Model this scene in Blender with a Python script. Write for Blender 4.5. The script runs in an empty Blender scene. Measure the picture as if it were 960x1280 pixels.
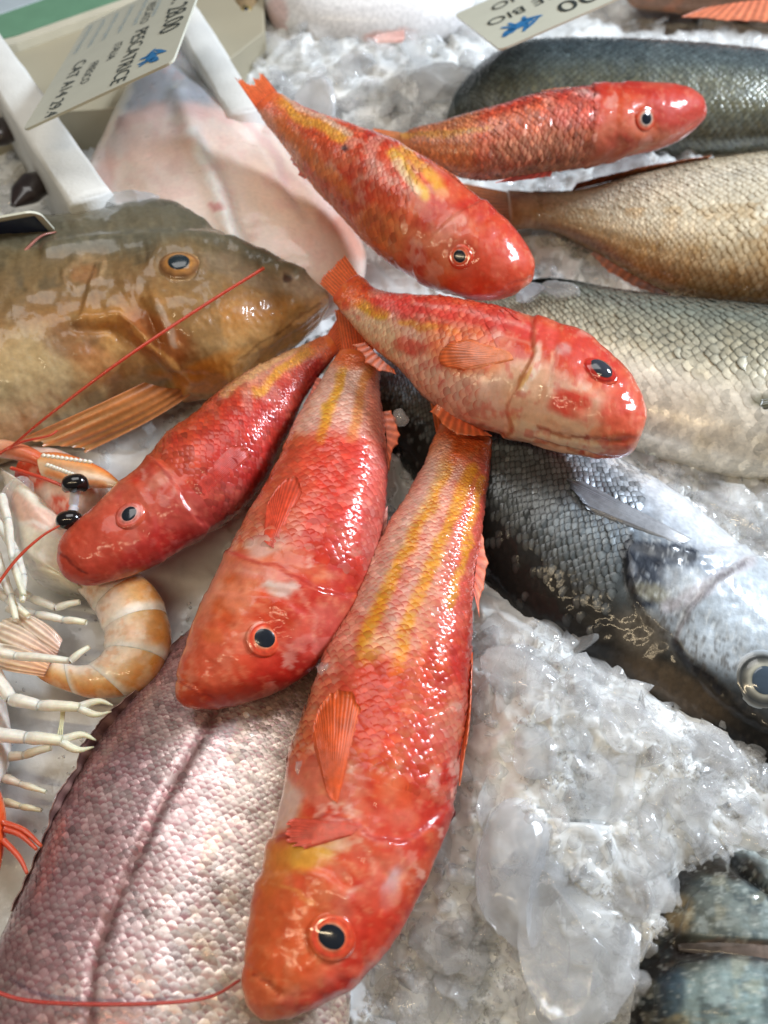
import bpy, bmesh, math, random
import numpy as np
from mathutils import Vector

random.seed(7)
RNG = np.random.default_rng(7)
scene = bpy.context.scene
COL = scene.collection
R = math.radians

# ------------------------------------------------------------------ camera
CAM_H = 0.34
PITCH = R(57)
FPX = 967.0
cam_data = bpy.data.cameras.new("camera")
cam = bpy.data.objects.new("camera", cam_data)
COL.objects.link(cam)
cam.location = (0, 0, CAM_H)
cam.rotation_euler = (R(90) - PITCH, 0, 0)
cam_data.sensor_fit = 'HORIZONTAL'
cam_data.sensor_width = 36
cam_data.lens = 36 * FPX / 960
cam_data.clip_start = 0.01
cam_data.clip_end = 20
cam_data.dof.use_dof = True
cam_data.dof.focus_distance = 0.31
cam_data.dof.aperture_fstop = 11.0
scene.camera = cam

# ------------------------------------------------------------------ world, lamps, exposure
world = bpy.data.worlds.new("World")
scene.world = world
world.use_nodes = True
bg = world.node_tree.nodes["Background"]
bg.inputs[0].default_value = (0.63, 0.64, 0.65, 1)
bg.inputs[1].default_value = 0.125


def area(name, loc, target, sx, sy, power, col, roll=0.0):
    d = bpy.data.lights.new(name, 'AREA')
    d.shape = 'RECTANGLE'
    d.size, d.size_y = sx, sy
    d.energy = power
    d.color = col
    o = bpy.data.objects.new(name, d)
    COL.objects.link(o)
    o.location = loc
    q = (Vector(target) - Vector(loc)).to_track_quat('-Z', 'Y')
    o.rotation_euler = q.to_euler()
    o.rotation_euler.rotate_axis('Z', roll)
    return o


area("window_lamp", (1.02, 0.62, 0.78), (0.0, 0.28, 0.04), 0.28, 0.24, 20.0, (0.80, 0.89, 1.0))
area("ceiling_lamp", (-0.15, 0.75, 1.7), (0, 0.3, 0), 1.3, 0.9, 12.0, (1.0, 0.985, 0.96))
area("tube_lamp", (-0.30, -0.30, 0.95), (-0.02, 0.2, 0.04), 0.9, 0.022, 3.0, (1.0, 0.80, 0.52), R(20))

scene.view_settings.view_transform = 'Standard'
scene.view_settings.look = 'None'
scene.view_settings.exposure = 0.12
scene.view_settings.gamma = 1.0
scene.render.engine = 'CYCLES'
scene.cycles.use_denoising = True
scene.cycles.max_bounces = 10
scene.cycles.transmission_bounces = 8
scene.cycles.caustics_reflective = False
scene.cycles.blur_glossy = 0.6
scene.cycles.caustics_refractive = True
scene.cycles.sample_clamp_indirect = 4.0

# ------------------------------------------------------------------ projection helpers
CAMP = np.array([0, 0, CAM_H])
AX_R = np.array([1.0, 0, 0])
AX_U = np.array([0, math.sin(PITCH), math.cos(PITCH)])
AX_F = np.array([0, math.cos(PITCH), -math.sin(PITCH)])


def P(px, py, z):
    """photo pixel (960x1280) on the level z -> point of the place"""
    d = AX_F + AX_R * ((px - 480) / FPX) - AX_U * ((py - 640) / FPX)
    t = (z - CAM_H) / d[2]
    return CAMP + d * t


def proj(p):
    q = np.asarray(p, float) - CAMP
    f = q @ AX_F
    return np.stack([480 + FPX * (q @ AX_R) / f, 640 - FPX * (q @ AX_U) / f], -1)


# ------------------------------------------------------------------ noise
def _h(ix, iy, seed):
    n = (ix.astype(np.int64) * 374761393 + iy.astype(np.int64) * 668265263 + seed * 1442695041) & 0xFFFFFFFF
    n = ((n ^ (n >> 13)) * 1274126177) & 0xFFFFFFFF
    n = (n ^ (n >> 16)) & 0xFFFFFFFF
    n = (n * 2246822519) & 0xFFFFFFFF
    n = n ^ (n >> 15)
    return (n & 0xFFFFFF) / float(0xFFFFFF)


def vnoise(x, y, seed=0):
    x = np.asarray(x, float); y = np.asarray(y, float)
    ix = np.floor(x); iy = np.floor(y)
    fx = x - ix; fy = y - iy
    fx = fx * fx * fx * (fx * (fx * 6 - 15) + 10); fy = fy * fy * fy * (fy * (fy * 6 - 15) + 10)
    a = _h(ix, iy, seed); b = _h(ix + 1, iy, seed); c = _h(ix, iy + 1, seed); d = _h(ix + 1, iy + 1, seed)
    return a * (1 - fx) * (1 - fy) + b * fx * (1 - fy) + c * (1 - fx) * fy + d * fx * fy


def fbm(x, y, seed=0, octv=4, gain=0.5):
    r = 0; a = 1.0; tot = 0
    for o in range(octv):
        r = r + a * vnoise(x * 2 ** o + 17.3 * o, y * 2 ** o - 9.1 * o, seed + o)
        tot += a; a *= gain
    return r / tot


def cells(x, y, seed, tilt=1.0):
    """crushed-ice relief: every cell a tilted facet with its own level; returns level, edge distance"""
    ix = np.floor(x); iy = np.floor(y)
    b1 = np.full(x.shape, 9.0); b2 = np.full(x.shape, 9.0); hh = np.zeros(x.shape)
    for dx in (-1, 0, 1):
        for dy in (-1, 0, 1):
            cx = ix + dx; cy = iy + dy
            jx = cx + 0.1 + 0.8 * _h(cx, cy, seed); jy = cy + 0.1 + 0.8 * _h(cx, cy, seed + 1)
            d = np.hypot(x - jx, y - jy)
            lv = _h(cx, cy, seed + 2) + tilt * ((_h(cx, cy, seed + 3) - .5) * (x - jx) + (_h(cx, cy, seed + 4) - .5) * (y - jy))
            near = d < b1
            b2 = np.where(near, b1, np.minimum(b2, d))
            hh = np.where(near, lv, hh)
            b1 = np.where(near, d, b1)
    return hh, b2 - b1


def sstep(a, b, x):
    t = np.clip((x - a) / (b - a + 1e-12), 0, 1)
    return t * t * (3 - 2 * t)


def C(r, g, b):
    return np.array([r, g, b], float) / 255.0


def lin(c):
    c = np.clip(c, 0, 1)
    return np.where(c <= 0.04045, c / 12.92, ((c + 0.055) / 1.055) ** 2.4)


# ------------------------------------------------------------------ mesh helpers
def mk(name, verts, faces, mat, parent=None, cols=None, alpha=None, smooth=True, kind=None):
    """faces: (n,k) int array or a list of tuples; cols in sRGB 0..1"""
    verts = np.asarray(verts, np.float32).reshape(-1, 3)
    me = bpy.data.meshes.new(name)
    if isinstance(faces, np.ndarray):
        n, k = faces.shape
        me.vertices.add(len(verts)); me.vertices.foreach_set("co", verts.ravel())
        me.loops.add(n * k); me.loops.foreach_set("vertex_index", faces.astype(np.int32).ravel())
        me.polygons.add(n)
        me.polygons.foreach_set("loop_start", np.arange(0, n * k, k, dtype=np.int32))
        me.polygons.foreach_set("loop_total", np.full(n, k, np.int32))
        me.update(calc_edges=True)
        me.validate()
    else:
        me.from_pydata([tuple(v) for v in verts.tolist()], [], [tuple(f) for f in faces])
        me.update()
    if smooth:
        me.polygons.foreach_set("use_smooth", np.ones(len(me.polygons), bool))
    if cols is not None:
        at = me.color_attributes.new("Col", 'FLOAT_COLOR', 'POINT')
        cols = np.asarray(cols, float)
        if cols.ndim == 1:
            cols = np.tile(cols, (len(verts), 1))
        rgba = np.ones((len(verts), 4), np.float32)
        rgba[:, :3] = lin(cols)
        rgba[:, 3] = 0 if alpha is None else alpha
        at.data.foreach_set("color", rgba.ravel())
    if mat is not None:
        me.materials.append(mat)
    o = bpy.data.objects.new(name, me)
    COL.objects.link(o)
    if parent is not None:
        o.parent = parent
        if parent.type == "EMPTY":
            o.matrix_parent_inverse = parent_inv(parent)
    if kind:
        o["kind"] = kind
    return o


from mathutils import Matrix


def parent_inv(e):
    return Matrix.Translation(-Vector(e.location))


def thing(name, label, cat, loc, group=None):
    o = bpy.data.objects.new(name, None)
    o.empty_display_size = 0.02
    COL.objects.link(o)
    o.location = tuple(float(v) for v in loc)
    o["label"] = label; o["category"] = cat
    if group: o["group"] = group
    return o


def tag(o, label, cat, group=None):
    o["label"] = label; o["category"] = cat
    if group: o["group"] = group
    return o


def grid_faces(n, m, closed=False, off=0):
    i = np.arange(n - 1)[:, None]; j = np.arange(m if closed else m - 1)[None, :]
    j2 = (j + 1) % m
    f = np.stack([i * m + j, (i + 1) * m + j, (i + 1) * m + j2, i * m + j2], -1).reshape(-1, 4)
    return f + off


def resample(pts, n, smooth=True):
    """arc-length resample of a polyline, Catmull-Rom smoothed"""
    p = np.asarray(pts, float)
    if smooth and len(p) > 2:
        e = np.vstack([2 * p[0] - p[1], p, 2 * p[-1] - p[-2]])
        out = []
        for i in range(1, len(e) - 2):
            t = np.linspace(0, 1, 24, endpoint=False)[:, None]
            a, b, c, d = e[i - 1], e[i], e[i + 1], e[i + 2]
            out.append(0.5 * ((2 * b) + (-a + c) * t + (2 * a - 5 * b + 4 * c - d) * t ** 2 + (-a + 3 * b - 3 * c + d) * t ** 3))
        p = np.vstack(out + [p[-1:]])
    d = np.r_[0, np.cumsum(np.linalg.norm(np.diff(p, axis=0), axis=1))]
    u = np.linspace(0, d[-1], n)
    return np.stack([np.interp(u, d, p[:, k]) for k in range(p.shape[1])], -1)


def tube(name, pts, radii, mat, parent=None, col=None, nseg=10, n=None, flat=1.0, colfn=None, alpha=None):
    pts = np.asarray(pts, float)
    n = n or max(6, 6 * len(pts))
    c = resample(pts, n)
    rr = np.interp(np.linspace(0, 1, n), np.linspace(0, 1, len(radii)), radii)
    t = np.gradient(c, axis=0); t /= np.linalg.norm(t, axis=1)[:, None] + 1e-12
    up = np.array([0, 0, 1.0])
    b = np.cross(t, up); b /= np.linalg.norm(b, axis=1)[:, None] + 1e-9
    nn = np.cross(b, t)
    a = np.linspace(0, 2 * math.pi, nseg, endpoint=False)
    v = c[:, None, :] + rr[:, None, None] * (np.cos(a)[None, :, None] * b[:, None, :] + flat * np.sin(a)[None, :, None] * nn[:, None, :])
    v = v.reshape(-1, 3)
    f = [tuple(q) for q in grid_faces(n, nseg, True).tolist()]
    f.append(tuple(range(nseg))[::-1]); f.append(tuple((n - 1) * nseg + k for k in range(nseg)))
    cols = col
    if colfn is not None:
        cols = colfn(np.repeat(np.linspace(0, 1, n), nseg), np.tile(a, n))
    return mk(name, v, f, mat, parent, cols=cols, alpha=alpha)


def seg_dist(px, py, pts):
    d = np.full(px.shape, 1e9)
    for (x0, y0), (x1, y1) in zip(pts[:-1], pts[1:]):
        vx, vy = x1 - x0, y1 - y0
        t = np.clip(((px - x0) * vx + (py - y0) * vy) / (vx * vx + vy * vy + 1e-9), 0, 1)
        d = np.minimum(d, np.hypot(px - x0 - t * vx, py - y0 - t * vy))
    return d


# ------------------------------------------------------------------ materials
def nodes_of(name):
    m = bpy.data.materials.new(name)
    m.use_nodes = True
    nt = m.node_tree
    return m, nt, nt.nodes["Principled BSDF"]


def skin(name, rough=0.35, coat=0.8, coat_rough=0.07, metal=0.0, sss=0.0, bump=0.25, bscale=900, wet=0.35, wscale=110, var=0.25, spec=0.5):
    """wet fish skin: colour from the painted markings, grain from noise, a wavy water film as the coat"""
    m, nt, b = nodes_of(name)
    N = nt.nodes.new; L = nt.links.new
    at = N("ShaderNodeVertexColor"); at.layer_name = "Col"
    tc = N("ShaderNodeTexCoord")
    n1 = N("ShaderNodeTexNoise"); n1.inputs["Scale"].default_value = 420; n1.inputs["Detail"].default_value = 6
    L(tc.outputs["Object"], n1.inputs["Vector"])
    mr = N("ShaderNodeMapRange"); mr.inputs[1].default_value = 0.3; mr.inputs[2].default_value = 0.7
    mr.inputs[3].default_value = 1 - var; mr.inputs[4].default_value = 1 + var
    L(n1.outputs["Fac"], mr.inputs[0])
    mx = N("ShaderNodeVectorMath"); mx.operation = 'SCALE'
    L(at.outputs["Color"], mx.inputs[0]); L(mr.outputs[0], mx.inputs["Scale"])
    L(mx.outputs[0], b.inputs["Base Color"])
    n2 = N("ShaderNodeTexNoise"); n2.inputs["Scale"].default_value = bscale; n2.inputs["Detail"].default_value = 5
    L(tc.outputs["Object"], n2.inputs["Vector"])
    bp = N("ShaderNodeBump"); bp.inputs["Strength"].default_value = bump; bp.inputs["Distance"].default_value = 0.00025
    L(n2.outputs["Fac"], bp.inputs["Height"]); L(bp.outputs[0], b.inputs["Normal"])
    n3 = N("ShaderNodeTexNoise"); n3.inputs["Scale"].default_value = wscale; n3.inputs["Detail"].default_value = 5; n3.inputs["Roughness"].default_value = 0.6
    L(tc.outputs["Object"], n3.inputs["Vector"])
    bp2 = N("ShaderNodeBump"); bp2.inputs["Strength"].default_value = wet; bp2.inputs["Distance"].default_value = 0.0010
    L(n3.outputs["Fac"], bp2.inputs["Height"]); L(bp2.outputs[0], b.inputs["Coat Normal"])
    rr = N("ShaderNodeMapRange"); rr.inputs[1].default_value = 0.3; rr.inputs[2].default_value = 0.7
    rr.inputs[3].default_value = rough - 0.1; rr.inputs[4].default_value = rough + 0.15
    L(n3.outputs["Fac"], rr.inputs[0]); L(rr.outputs[0], b.inputs["Roughness"])
    b.inputs["Specular IOR Level"].default_value = spec
    b.inputs["Coat Weight"].default_value = coat
    b.inputs["Coat Roughness"].default_value = coat_rough
    b.inputs["Coat IOR"].default_value = 1.33
    n4 = N("ShaderNodeTexNoise"); n4.inputs["Scale"].default_value = 60; n4.inputs["Detail"].default_value = 4
    L(tc.outputs["Object"], n4.inputs["Vector"])
    cr4 = N("ShaderNodeMapRange"); cr4.inputs[1].default_value = 0.40; cr4.inputs[2].default_value = 0.66
    cr4.inputs[3].default_value = coat_rough * 0.6; cr4.inputs[4].default_value = coat_rough * 0.6 + 0.07
    L(n4.outputs["Fac"], cr4.inputs[0]); L(cr4.outputs[0], b.inputs["Coat Roughness"])
    if metal > 0:
        mm = N("ShaderNodeMath"); mm.operation = 'MULTIPLY'; mm.inputs[1].default_value = metal
        L(at.outputs["Alpha"], mm.inputs[0]); L(mm.outputs[0], b.inputs["Metallic"])
    if sss > 0:
        b.inputs["Subsurface Weight"].default_value = sss
        b.inputs["Subsurface Radius"].default_value = (0.006, 0.003, 0.002)
        b.inputs["Subsurface Scale"].default_value = 1.0
    return m


def plain(name, col, rough=0.5, coat=0.0, bump=0.0, bscale=200, var=0.06, trans=0.0, ior=1.45, nscale=60):
    m, nt, b = nodes_of(name)
    N = nt.nodes.new; L = nt.links.new
    tc = N("ShaderNodeTexCoord")
    n1 = N("ShaderNodeTexNoise"); n1.inputs["Scale"].default_value = nscale; n1.inputs["Detail"].default_value = 5
    L(tc.outputs["Object"], n1.inputs["Vector"])
    cr = N("ShaderNodeValToRGB")
    c = lin(np.array(col) / 255.0)
    cr.color_ramp.elements[0].position = 0.3; cr.color_ramp.elements[1].position = 0.7
    cr.color_ramp.elements[0].color = (*(c * (1 - var)), 1); cr.color_ramp.elements[1].color = (*np.minimum(c * (1 + var), 1), 1)
    L(n1.outputs["Fac"], cr.inputs[0]); L(cr.outputs[0], b.inputs["Base Color"])
    b.inputs["Roughness"].default_value = rough
    b.inputs["Coat Weight"].default_value = coat
    b.inputs["Transmission Weight"].default_value = trans
    b.inputs["IOR"].default_value = ior
    if bump > 0:
        n2 = N("ShaderNodeTexNoise"); n2.inputs["Scale"].default_value = bscale; n2.inputs["Detail"].default_value = 4
        L(tc.outputs["Object"], n2.inputs["Vector"])
        bp = N("ShaderNodeBump"); bp.inputs["Strength"].default_value = bump; bp.inputs["Distance"].default_value = 0.001
        L(n2.outputs["Fac"], bp.inputs["Height"]); L(bp.outputs[0], b.inputs["Normal"])
    return m


def ice_mat(name, col, trans, rough, bump, bscale, sss=0.0, coat=0.6, dist=0.0004, detail=6, alpha=1.0):
    m, nt, b = nodes_of(name)
    N = nt.nodes.new; L = nt.links.new
    tc = N("ShaderNodeTexCoord")
    n1 = N("ShaderNodeTexNoise"); n1.inputs["Scale"].default_value = 38; n1.inputs["Detail"].default_value = 6
    L(tc.outputs["Object"], n1.inputs["Vector"])
    cr = N("ShaderNodeValToRGB")
    c = lin(np.array(col) / 255.0)
    cr.color_ramp.elements[0].position = 0.35; cr.color_ramp.elements[1].position = 0.65
    cr.color_ramp.elements[0].color = (*(c * 0.78), 1); cr.color_ramp.elements[1].color = (*np.minimum(c * 1.15, 1), 1)
    L(n1.outputs["Fac"], cr.inputs[0]); L(cr.outputs[0], b.inputs["Base Color"])
    b.inputs["Roughness"].default_value = rough
    b.inputs["IOR"].default_value = 1.31
    b.inputs["Transmission Weight"].default_value = trans
    b.inputs["Alpha"].default_value = alpha
    b.inputs["Coat Weight"].default_value = coat
    b.inputs["Coat Roughness"].default_value = 0.05
    b.inputs["Coat IOR"].default_value = 1.33
    if sss:
        b.inputs["Subsurface Weight"].default_value = sss
        b.inputs["Subsurface Radius"].default_value = (0.010, 0.010, 0.010)
        b.inputs["Subsurface Scale"].default_value = 1.0
    n2 = N("ShaderNodeTexNoise"); n2.inputs["Scale"].default_value = bscale; n2.inputs["Detail"].default_value = detail
    n2.inputs["Roughness"].default_value = 0.62
    L(tc.outputs["Object"], n2.inputs["Vector"])
    bp = N("ShaderNodeBump"); bp.inputs["Strength"].default_value = bump; bp.inputs["Distance"].default_value = dist
    L(n2.outputs["Fac"], bp.inputs["Height"]); L(bp.outputs[0], b.inputs["Normal"]); L(bp.outputs[0], b.inputs["Coat Normal"])
    return m


M_MULLET = skin("red_mullet_skin", rough=0.50, coat=1.0, coat_rough=0.04, sss=0.06, metal=0.0, bump=0.20, bscale=1500, wet=0.30, wscale=120, var=0.08, spec=0.2)
M_MSCALE = skin("red_mullet_scale", rough=0.42, coat=1.0, coat_rough=0.05, metal=0.25, bump=0.2, bscale=1800, wet=0.30, wscale=150, var=0.07, spec=0.25)
M_SILVER = skin("silver_fish_skin", rough=0.38, coat=0.55, coat_rough=0.06, metal=0.35, bump=0.25, bscale=1400, wet=0.10, wscale=110, var=0.18, spec=0.15)
M_SSCALE = skin("silver_fish_scale", rough=0.28, coat=0.8, coat_rough=0.06, metal=0.6, bump=0.2, bscale=1800, wet=0.25, wscale=200, var=0.16, spec=0.25)
M_GURNARD = skin("gurnard_skin", rough=0.38, coat=1.0, coat_rough=0.06, sss=0.1, bump=0.3, bscale=700, wet=0.30, wscale=90, var=0.14, spec=0.25)
M_BELLY = skin("pale_belly_skin", rough=0.34, coat=0.9, coat_rough=0.07, sss=0.3, bump=0.15, bscale=600, wet=0.3, wscale=90, var=0.06)
M_FIN = skin("fin_membrane", rough=0.35, coat=0.8, coat_rough=0.08, bump=0.2, bscale=1200, wet=0.3, wscale=200, var=0.15)
M_EYE = skin("fish_eye", rough=0.12, coat=1.0, coat_rough=0.02, bump=0.0, wet=0.0, var=0.06)
M_SHELL = skin("langoustine_shell", rough=0.3, coat=0.9, coat_rough=0.06, sss=0.5, bump=0.15, bscale=700, wet=0.25, wscale=140, var=0.10)
M_ICEBED = ice_mat("packed_wet_ice", (222, 224, 223), 0.0, 0.12, 0.45, 420, sss=0.0, coat=1.0)
M_ICE = ice_mat("clear_crushed_ice", (242, 244, 245), 0.50, 0.04, 0.25, 260, coat=1.0, alpha=0.42)
M_GRAIN = ice_mat("ice_grains", (240, 242, 243), 0.3, 0.04, 0.1, 300, coat=1.0, alpha=0.55)
M_ICEW = ice_mat("cloudy_ice", (228, 231, 235), 0.30, 0.06, 0.20, 160, coat=1.0, alpha=0.5)
# ------------------------------------------------------------------ the fish builder
class Fish:
    """A body lofted between its back line and its belly line (both given as stations from tail to snout)."""

    def __init__(self, name, label, cat, st, z, ratio=0.7, roll=0.0, ns=240, nphi=128, group=None, thick=None, expo=2.0, nose=True, root=True, zline=None):
        self.NS, self.NP = ns, nphi
        st = np.asarray(st, float)
        zz = np.full(len(st), z) if zline is None else np.asarray(zline, float)
        D = np.array([P(a, b, zi + roll) for (a, b, c, d), zi in zip(st, zz)])
        V = np.array([P(c, d, zi - roll) for (a, b, c, d), zi in zip(st, zz)])
        both = resample(np.hstack([D, V]), ns)
        if nose:   # round the snout off: ease the last bit so that the section closes
            both = both.copy()
        D, V = both[:, :3], both[:, 3:]
        Cc = (D + V) / 2
        Hh = (D - V) / 2
        h0 = np.linalg.norm(Hh, axis=1)
        T = np.gradient(Cc, axis=0); T /= np.linalg.norm(T, axis=1)[:, None]
        Hn = Hh / (h0[:, None] + 1e-9)
        Nn = np.cross(T, Hn); Nn /= np.linalg.norm(Nn, axis=1)[:, None]
        sgn = np.sign(np.sum(Nn * (CAMP - Cc), axis=1)); Nn *= sgn[:, None]
        w = Cc - CAMP; w /= np.linalg.norm(w, axis=1)[:, None]
        e = np.cross(T, w); e /= np.linalg.norm(e, axis=1)[:, None]
        a = np.abs(np.sum(Hn * e, 1)); b = np.abs(np.sum(Nn * e, 1))
        s = np.r_[0, np.cumsum(np.linalg.norm(np.diff(Cc, axis=0), axis=1))]
        self.length = s[-1]
        s /= s[-1]
        ra = np.full(ns, ratio) if thick is None else np.interp(s, np.linspace(0, 1, len(thick)), thick) * ratio
        h = h0 * a / np.sqrt(a * a + (ra * b) ** 2 + 1e-12)
        th = ra * h
        phi = np.linspace(0, 2 * math.pi, nphi, endpoint=False)
        cp, sp = np.cos(phi), np.sin(phi)
        k = 2.0 / expo
        cp2 = np.sign(cp) * np.abs(cp) ** k; sp2 = np.sign(sp) * np.abs(sp) ** k
        G = Cc[:, None, :] + (h[:, None] * cp2[None, :])[:, :, None] * Hn[:, None, :] + (th[:, None] * sp2[None, :])[:, :, None] * Nn[:, None, :]
        if nose:
            # dome the end: pull the last rings to a rounded tip
            tipdir = T[-1]
            k0 = ns - 14
            for i in range(k0, ns):
                q = (i - k0) / (ns - 1 - k0)
                sc_ = math.sqrt(max(1 - (0.985 * q) ** 2.2, 0.0))
                G[i] = Cc[i] + (G[i] - Cc[i]) * (0.25 + 0.75 * sc_ if q < 1 else 0.12)
        self.G = G; self.s = s; self.phi = phi; self.Cc = Cc; self.T = T
        self.v = cp
        self._refresh()
        self.root = None
        if root:
            base = Cc[ns // 2].copy(); base[2] = G[:, :, 2].min()
            self.root = thing(name, label, cat, base, group)

    def _refresh(self):
        G = self.G
        ds = np.gradient(G, axis=0)
        dp = np.roll(G, -1, 1) - np.roll(G, 1, 1)
        n = np.cross(ds, dp)
        n /= np.linalg.norm(n, axis=2)[:, :, None] + 1e-12
        out = G - self.Cc[:, None, :]
        flip = np.sign(np.sum(n * out))
        self.Nrm = n * flip
        self.flip = flip
        pr = proj(G.reshape(-1, 3)).reshape(self.NS, self.NP, 2)
        idx = np.arange(self.NP)
        m = np.where(idx <= self.NP // 2, idx, (self.NP - idx) % self.NP)
        self.PX = pr[:, m, 0]; self.PY = pr[:, m, 1]

    def bump(self, fn):
        """fn(px, py, s, v) -> metres along the normal, on both flanks"""
        S = np.repeat(self.s[:, None], self.NP, 1); Vv = np.repeat(self.v[None, :], self.NS, 0)
        d = fn(self.PX, self.PY, S, Vv)
        self.G = self.G + d[:, :, None] * self.Nrm
        self._refresh()

    def body(self, paint, mat, name="body", s0=0.0, s1=1.0, swell=None):
        i0 = int(s0 * (self.NS - 1)); i1 = int(math.ceil(s1 * (self.NS - 1))) + 1
        G = self.G[i0:i1]; n = i1 - i0
        if swell is not None:
            q = np.linspace(0, 1, n)
            k = np.interp(q, np.linspace(0, 1, len(swell)), swell)
            G = self.Cc[i0:i1, None, :] + (G - self.Cc[i0:i1, None, :]) * k[:, None, None]
        S = np.repeat(self.s[i0:i1, None], self.NP, 1); Vv = np.repeat(self.v[None, :], n, 0)
        col, al = paint(self.PX[i0:i1].ravel(), self.PY[i0:i1].ravel(), S.ravel(), Vv.ravel())
        f = grid_faces(n, self.NP, True)
        if self.flip > 0:
            f = f[:, ::-1]
        vv = G.reshape(-1, 3)
        # caps as triangle fans expressed as degenerate-free quads around a pole
        c0 = G[0].mean(0); c1 = G[-1].mean(0)
        vv = np.vstack([vv, c0[None], c1[None]])
        nv = n * self.NP
        col = np.vstack([col, col[:self.NP].mean(0)[None], col[-self.NP:].mean(0)[None]])
        al = np.r_[al, al[0], al[-1]]
        fl = f.tolist()
        for j in range(self.NP):
            j2 = (j + 1) % self.NP
            t0 = (j, j2, nv); t1 = ((n - 1) * self.NP + j2, (n - 1) * self.NP + j, nv + 1)
            fl.append(t0 if self.flip < 0 else t0[::-1]); fl.append(t1 if self.flip < 0 else t1[::-1])
        o = mk(name, vv, fl, mat, self.root, cols=col, alpha=al)
        return o

    def at(self, fi, fj, what):
        """bilinear lookup at fractional ring / column"""
        fi = np.clip(fi, 0, self.NS - 1.001); i = np.floor(fi).astype(int); u = fi - i
        j = np.floor(fj).astype(int); w = fj - j
        j0 = j % self.NP; j1 = (j + 1) % self.NP
        A = what
        sh = (...,) + (None,) * (A.ndim - 2)
        u = u[sh]; w = w[sh]
        return (A[i, j0] * (1 - w) + A[i, j1] * w) * (1 - u) + (A[i + 1, j0] * (1 - w) + A[i + 1, j1] * w) * u

    def find(self, px, py):
        """ring/column of the upper flank under a photo pixel"""
        half = self.NP // 2
        d = np.hypot(self.PX[:, 2:half - 1] - px, self.PY[:, 2:half - 1] - py)
        k = np.unravel_index(np.argmin(d), d.shape)
        return k[0], k[1] + 2

    def scales(self, paint, mat, rows, s0=0.03, s1=0.8, mask=None, lift=0.00035, aspect=0.85, edge=None, phi_lo=-40, phi_hi=220, seed=3, tint=0.1, name="scales", wid=0.62, minsz=0.0, warp=0.35, liftv=None):
        """overlapping scale plates, rows running along the body, free edge towards the tail"""
        rg = np.random.default_rng(seed)
        ring = np.linalg.norm(np.diff(np.concatenate([self.G, self.G[:, :1]], 1), axis=1), axis=2)   # NS,NP
        girth = ring.sum(1)
        arc = self.s * self.length
        a = s0 * self.length
        ci, cj, sz = [], [], []
        k = 0
        while a < s1 * self.length:
            g = np.interp(a, arc, girth)
            size = max(g / rows, minsz)
            fi = np.interp(a, arc, np.arange(self.NS))
            nrow = max(4, int(round(g / size)))
            cum = np.r_[0, np.cumsum(ring[int(min(fi, self.NS - 1))])]
            pos = (np.arange(nrow) + (0.5 if k % 2 else 0.0)) / nrow * cum[-1]
            jj = np.interp(pos, cum, np.arange(self.NP + 1))
            ci.append(np.full(nrow, fi)); cj.append(jj); sz.append(np.full(nrow, size))
            a += size * aspect * 0.55
            k += 1
        ci = np.concatenate(ci); cj = np.concatenate(cj); sz = np.concatenate(sz)
        # rows wander and sizes vary as they do on a real flank
        dr = self.length / (self.NS - 1)
        wn = (fbm(ci / 14.0, cj / 9.0, seed + 5, 3) - .5) * 2
        ci = np.clip(ci + wn * warp * sz / dr + rg.normal(0, 0.05, len(ci)) * sz / dr, 1, self.NS - 2)
        sz = sz * (1 + 0.25 * (fbm(ci / 20.0, cj / 14.0, seed + 9, 2) - .5))
        ang = cj / self.NP * 360.0
        ang = np.where(ang > 270, ang - 360, ang)
        keep = (ang > phi_lo) & (ang < phi_hi)
        cpx = self.at(ci, cj, self.PX); cpy = self.at(ci, cj, self.PY)
        cs = np.interp(ci, np.arange(self.NS), self.s); cv = np.cos(np.radians(ang))
        keep &= (cpx > -110) & (cpx < 1070) & (cpy < 1380)     # past that the flank is never in sight
        if mask is not None:
            keep &= mask(cpx, cpy, cs, cv) > rg.random(len(ci))
        ci, cj, sz = ci[keep], cj[keep], sz[keep]
        n = len(ci)
        uu = np.array([0.0, 0.45, 0.8, 1.0]); ww = np.linspace(-1, 1, 5)
        U, W = np.meshgrid(uu, ww, indexing='ij')
        U = U.ravel()[None]; W = W.ravel()[None]
        # towards the tail = towards smaller ring index; jitter every scale a little
        jit = 1 + 0.10 * rg.standard_normal((n, 1))
        al_ = sz[:, None] * (-0.35 + 1.05 * U * (1 - 0.30 * W ** 2)) * aspect * jit
        wb = sz[:, None] * wid * W * (0.75 + 0.25 * np.sin(math.pi * np.clip(U * 0.9 + 0.05, 0, 1)))
        dring = self.length / (self.NS - 1)
        fi = ci[:, None] - al_ / dring
        i_int = np.clip(ci.astype(int), 0, self.NS - 1); j_int = cj.astype(int) % self.NP
        dcol = np.maximum(ring[i_int, j_int], girth[i_int] / self.NP * 0.35)[:, None]
        fj = cj[:, None] + wb / dcol
        pos = self.at(fi, fj, self.G); nr = self.at(fi, fj, self.Nrm)
        lf = lift * (1 + 0.35 * rg.standard_normal((n, 1)))
        hgt = -0.10 * lift + lf * (1.25 * U ** 1.2) + lift * 0.45 * (1 - W ** 2) * U - lift * 0.6 * (U > 0.99)
        if liftv is not None:
            hgt = hgt * liftv(np.cos(cj / self.NP * 2 * math.pi))[:, None] + 0.00002 * U
        pos = pos + hgt[:, :, None] * nr
        ppx = self.at(fi, fj, self.PX).ravel(); ppy = self.at(fi, fj, self.PY).ravel()
        S = np.interp(fi.ravel(), np.arange(self.NS), self.s); V = np.cos(fj.ravel() / self.NP * 2 * math.pi)
        col, alp = paint(ppx, ppy, S, V)
        tn = 1 + tint * rg.standard_normal((n, 1)) * np.ones_like(U)
        col = col * tn.ravel()[:, None]
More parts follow.
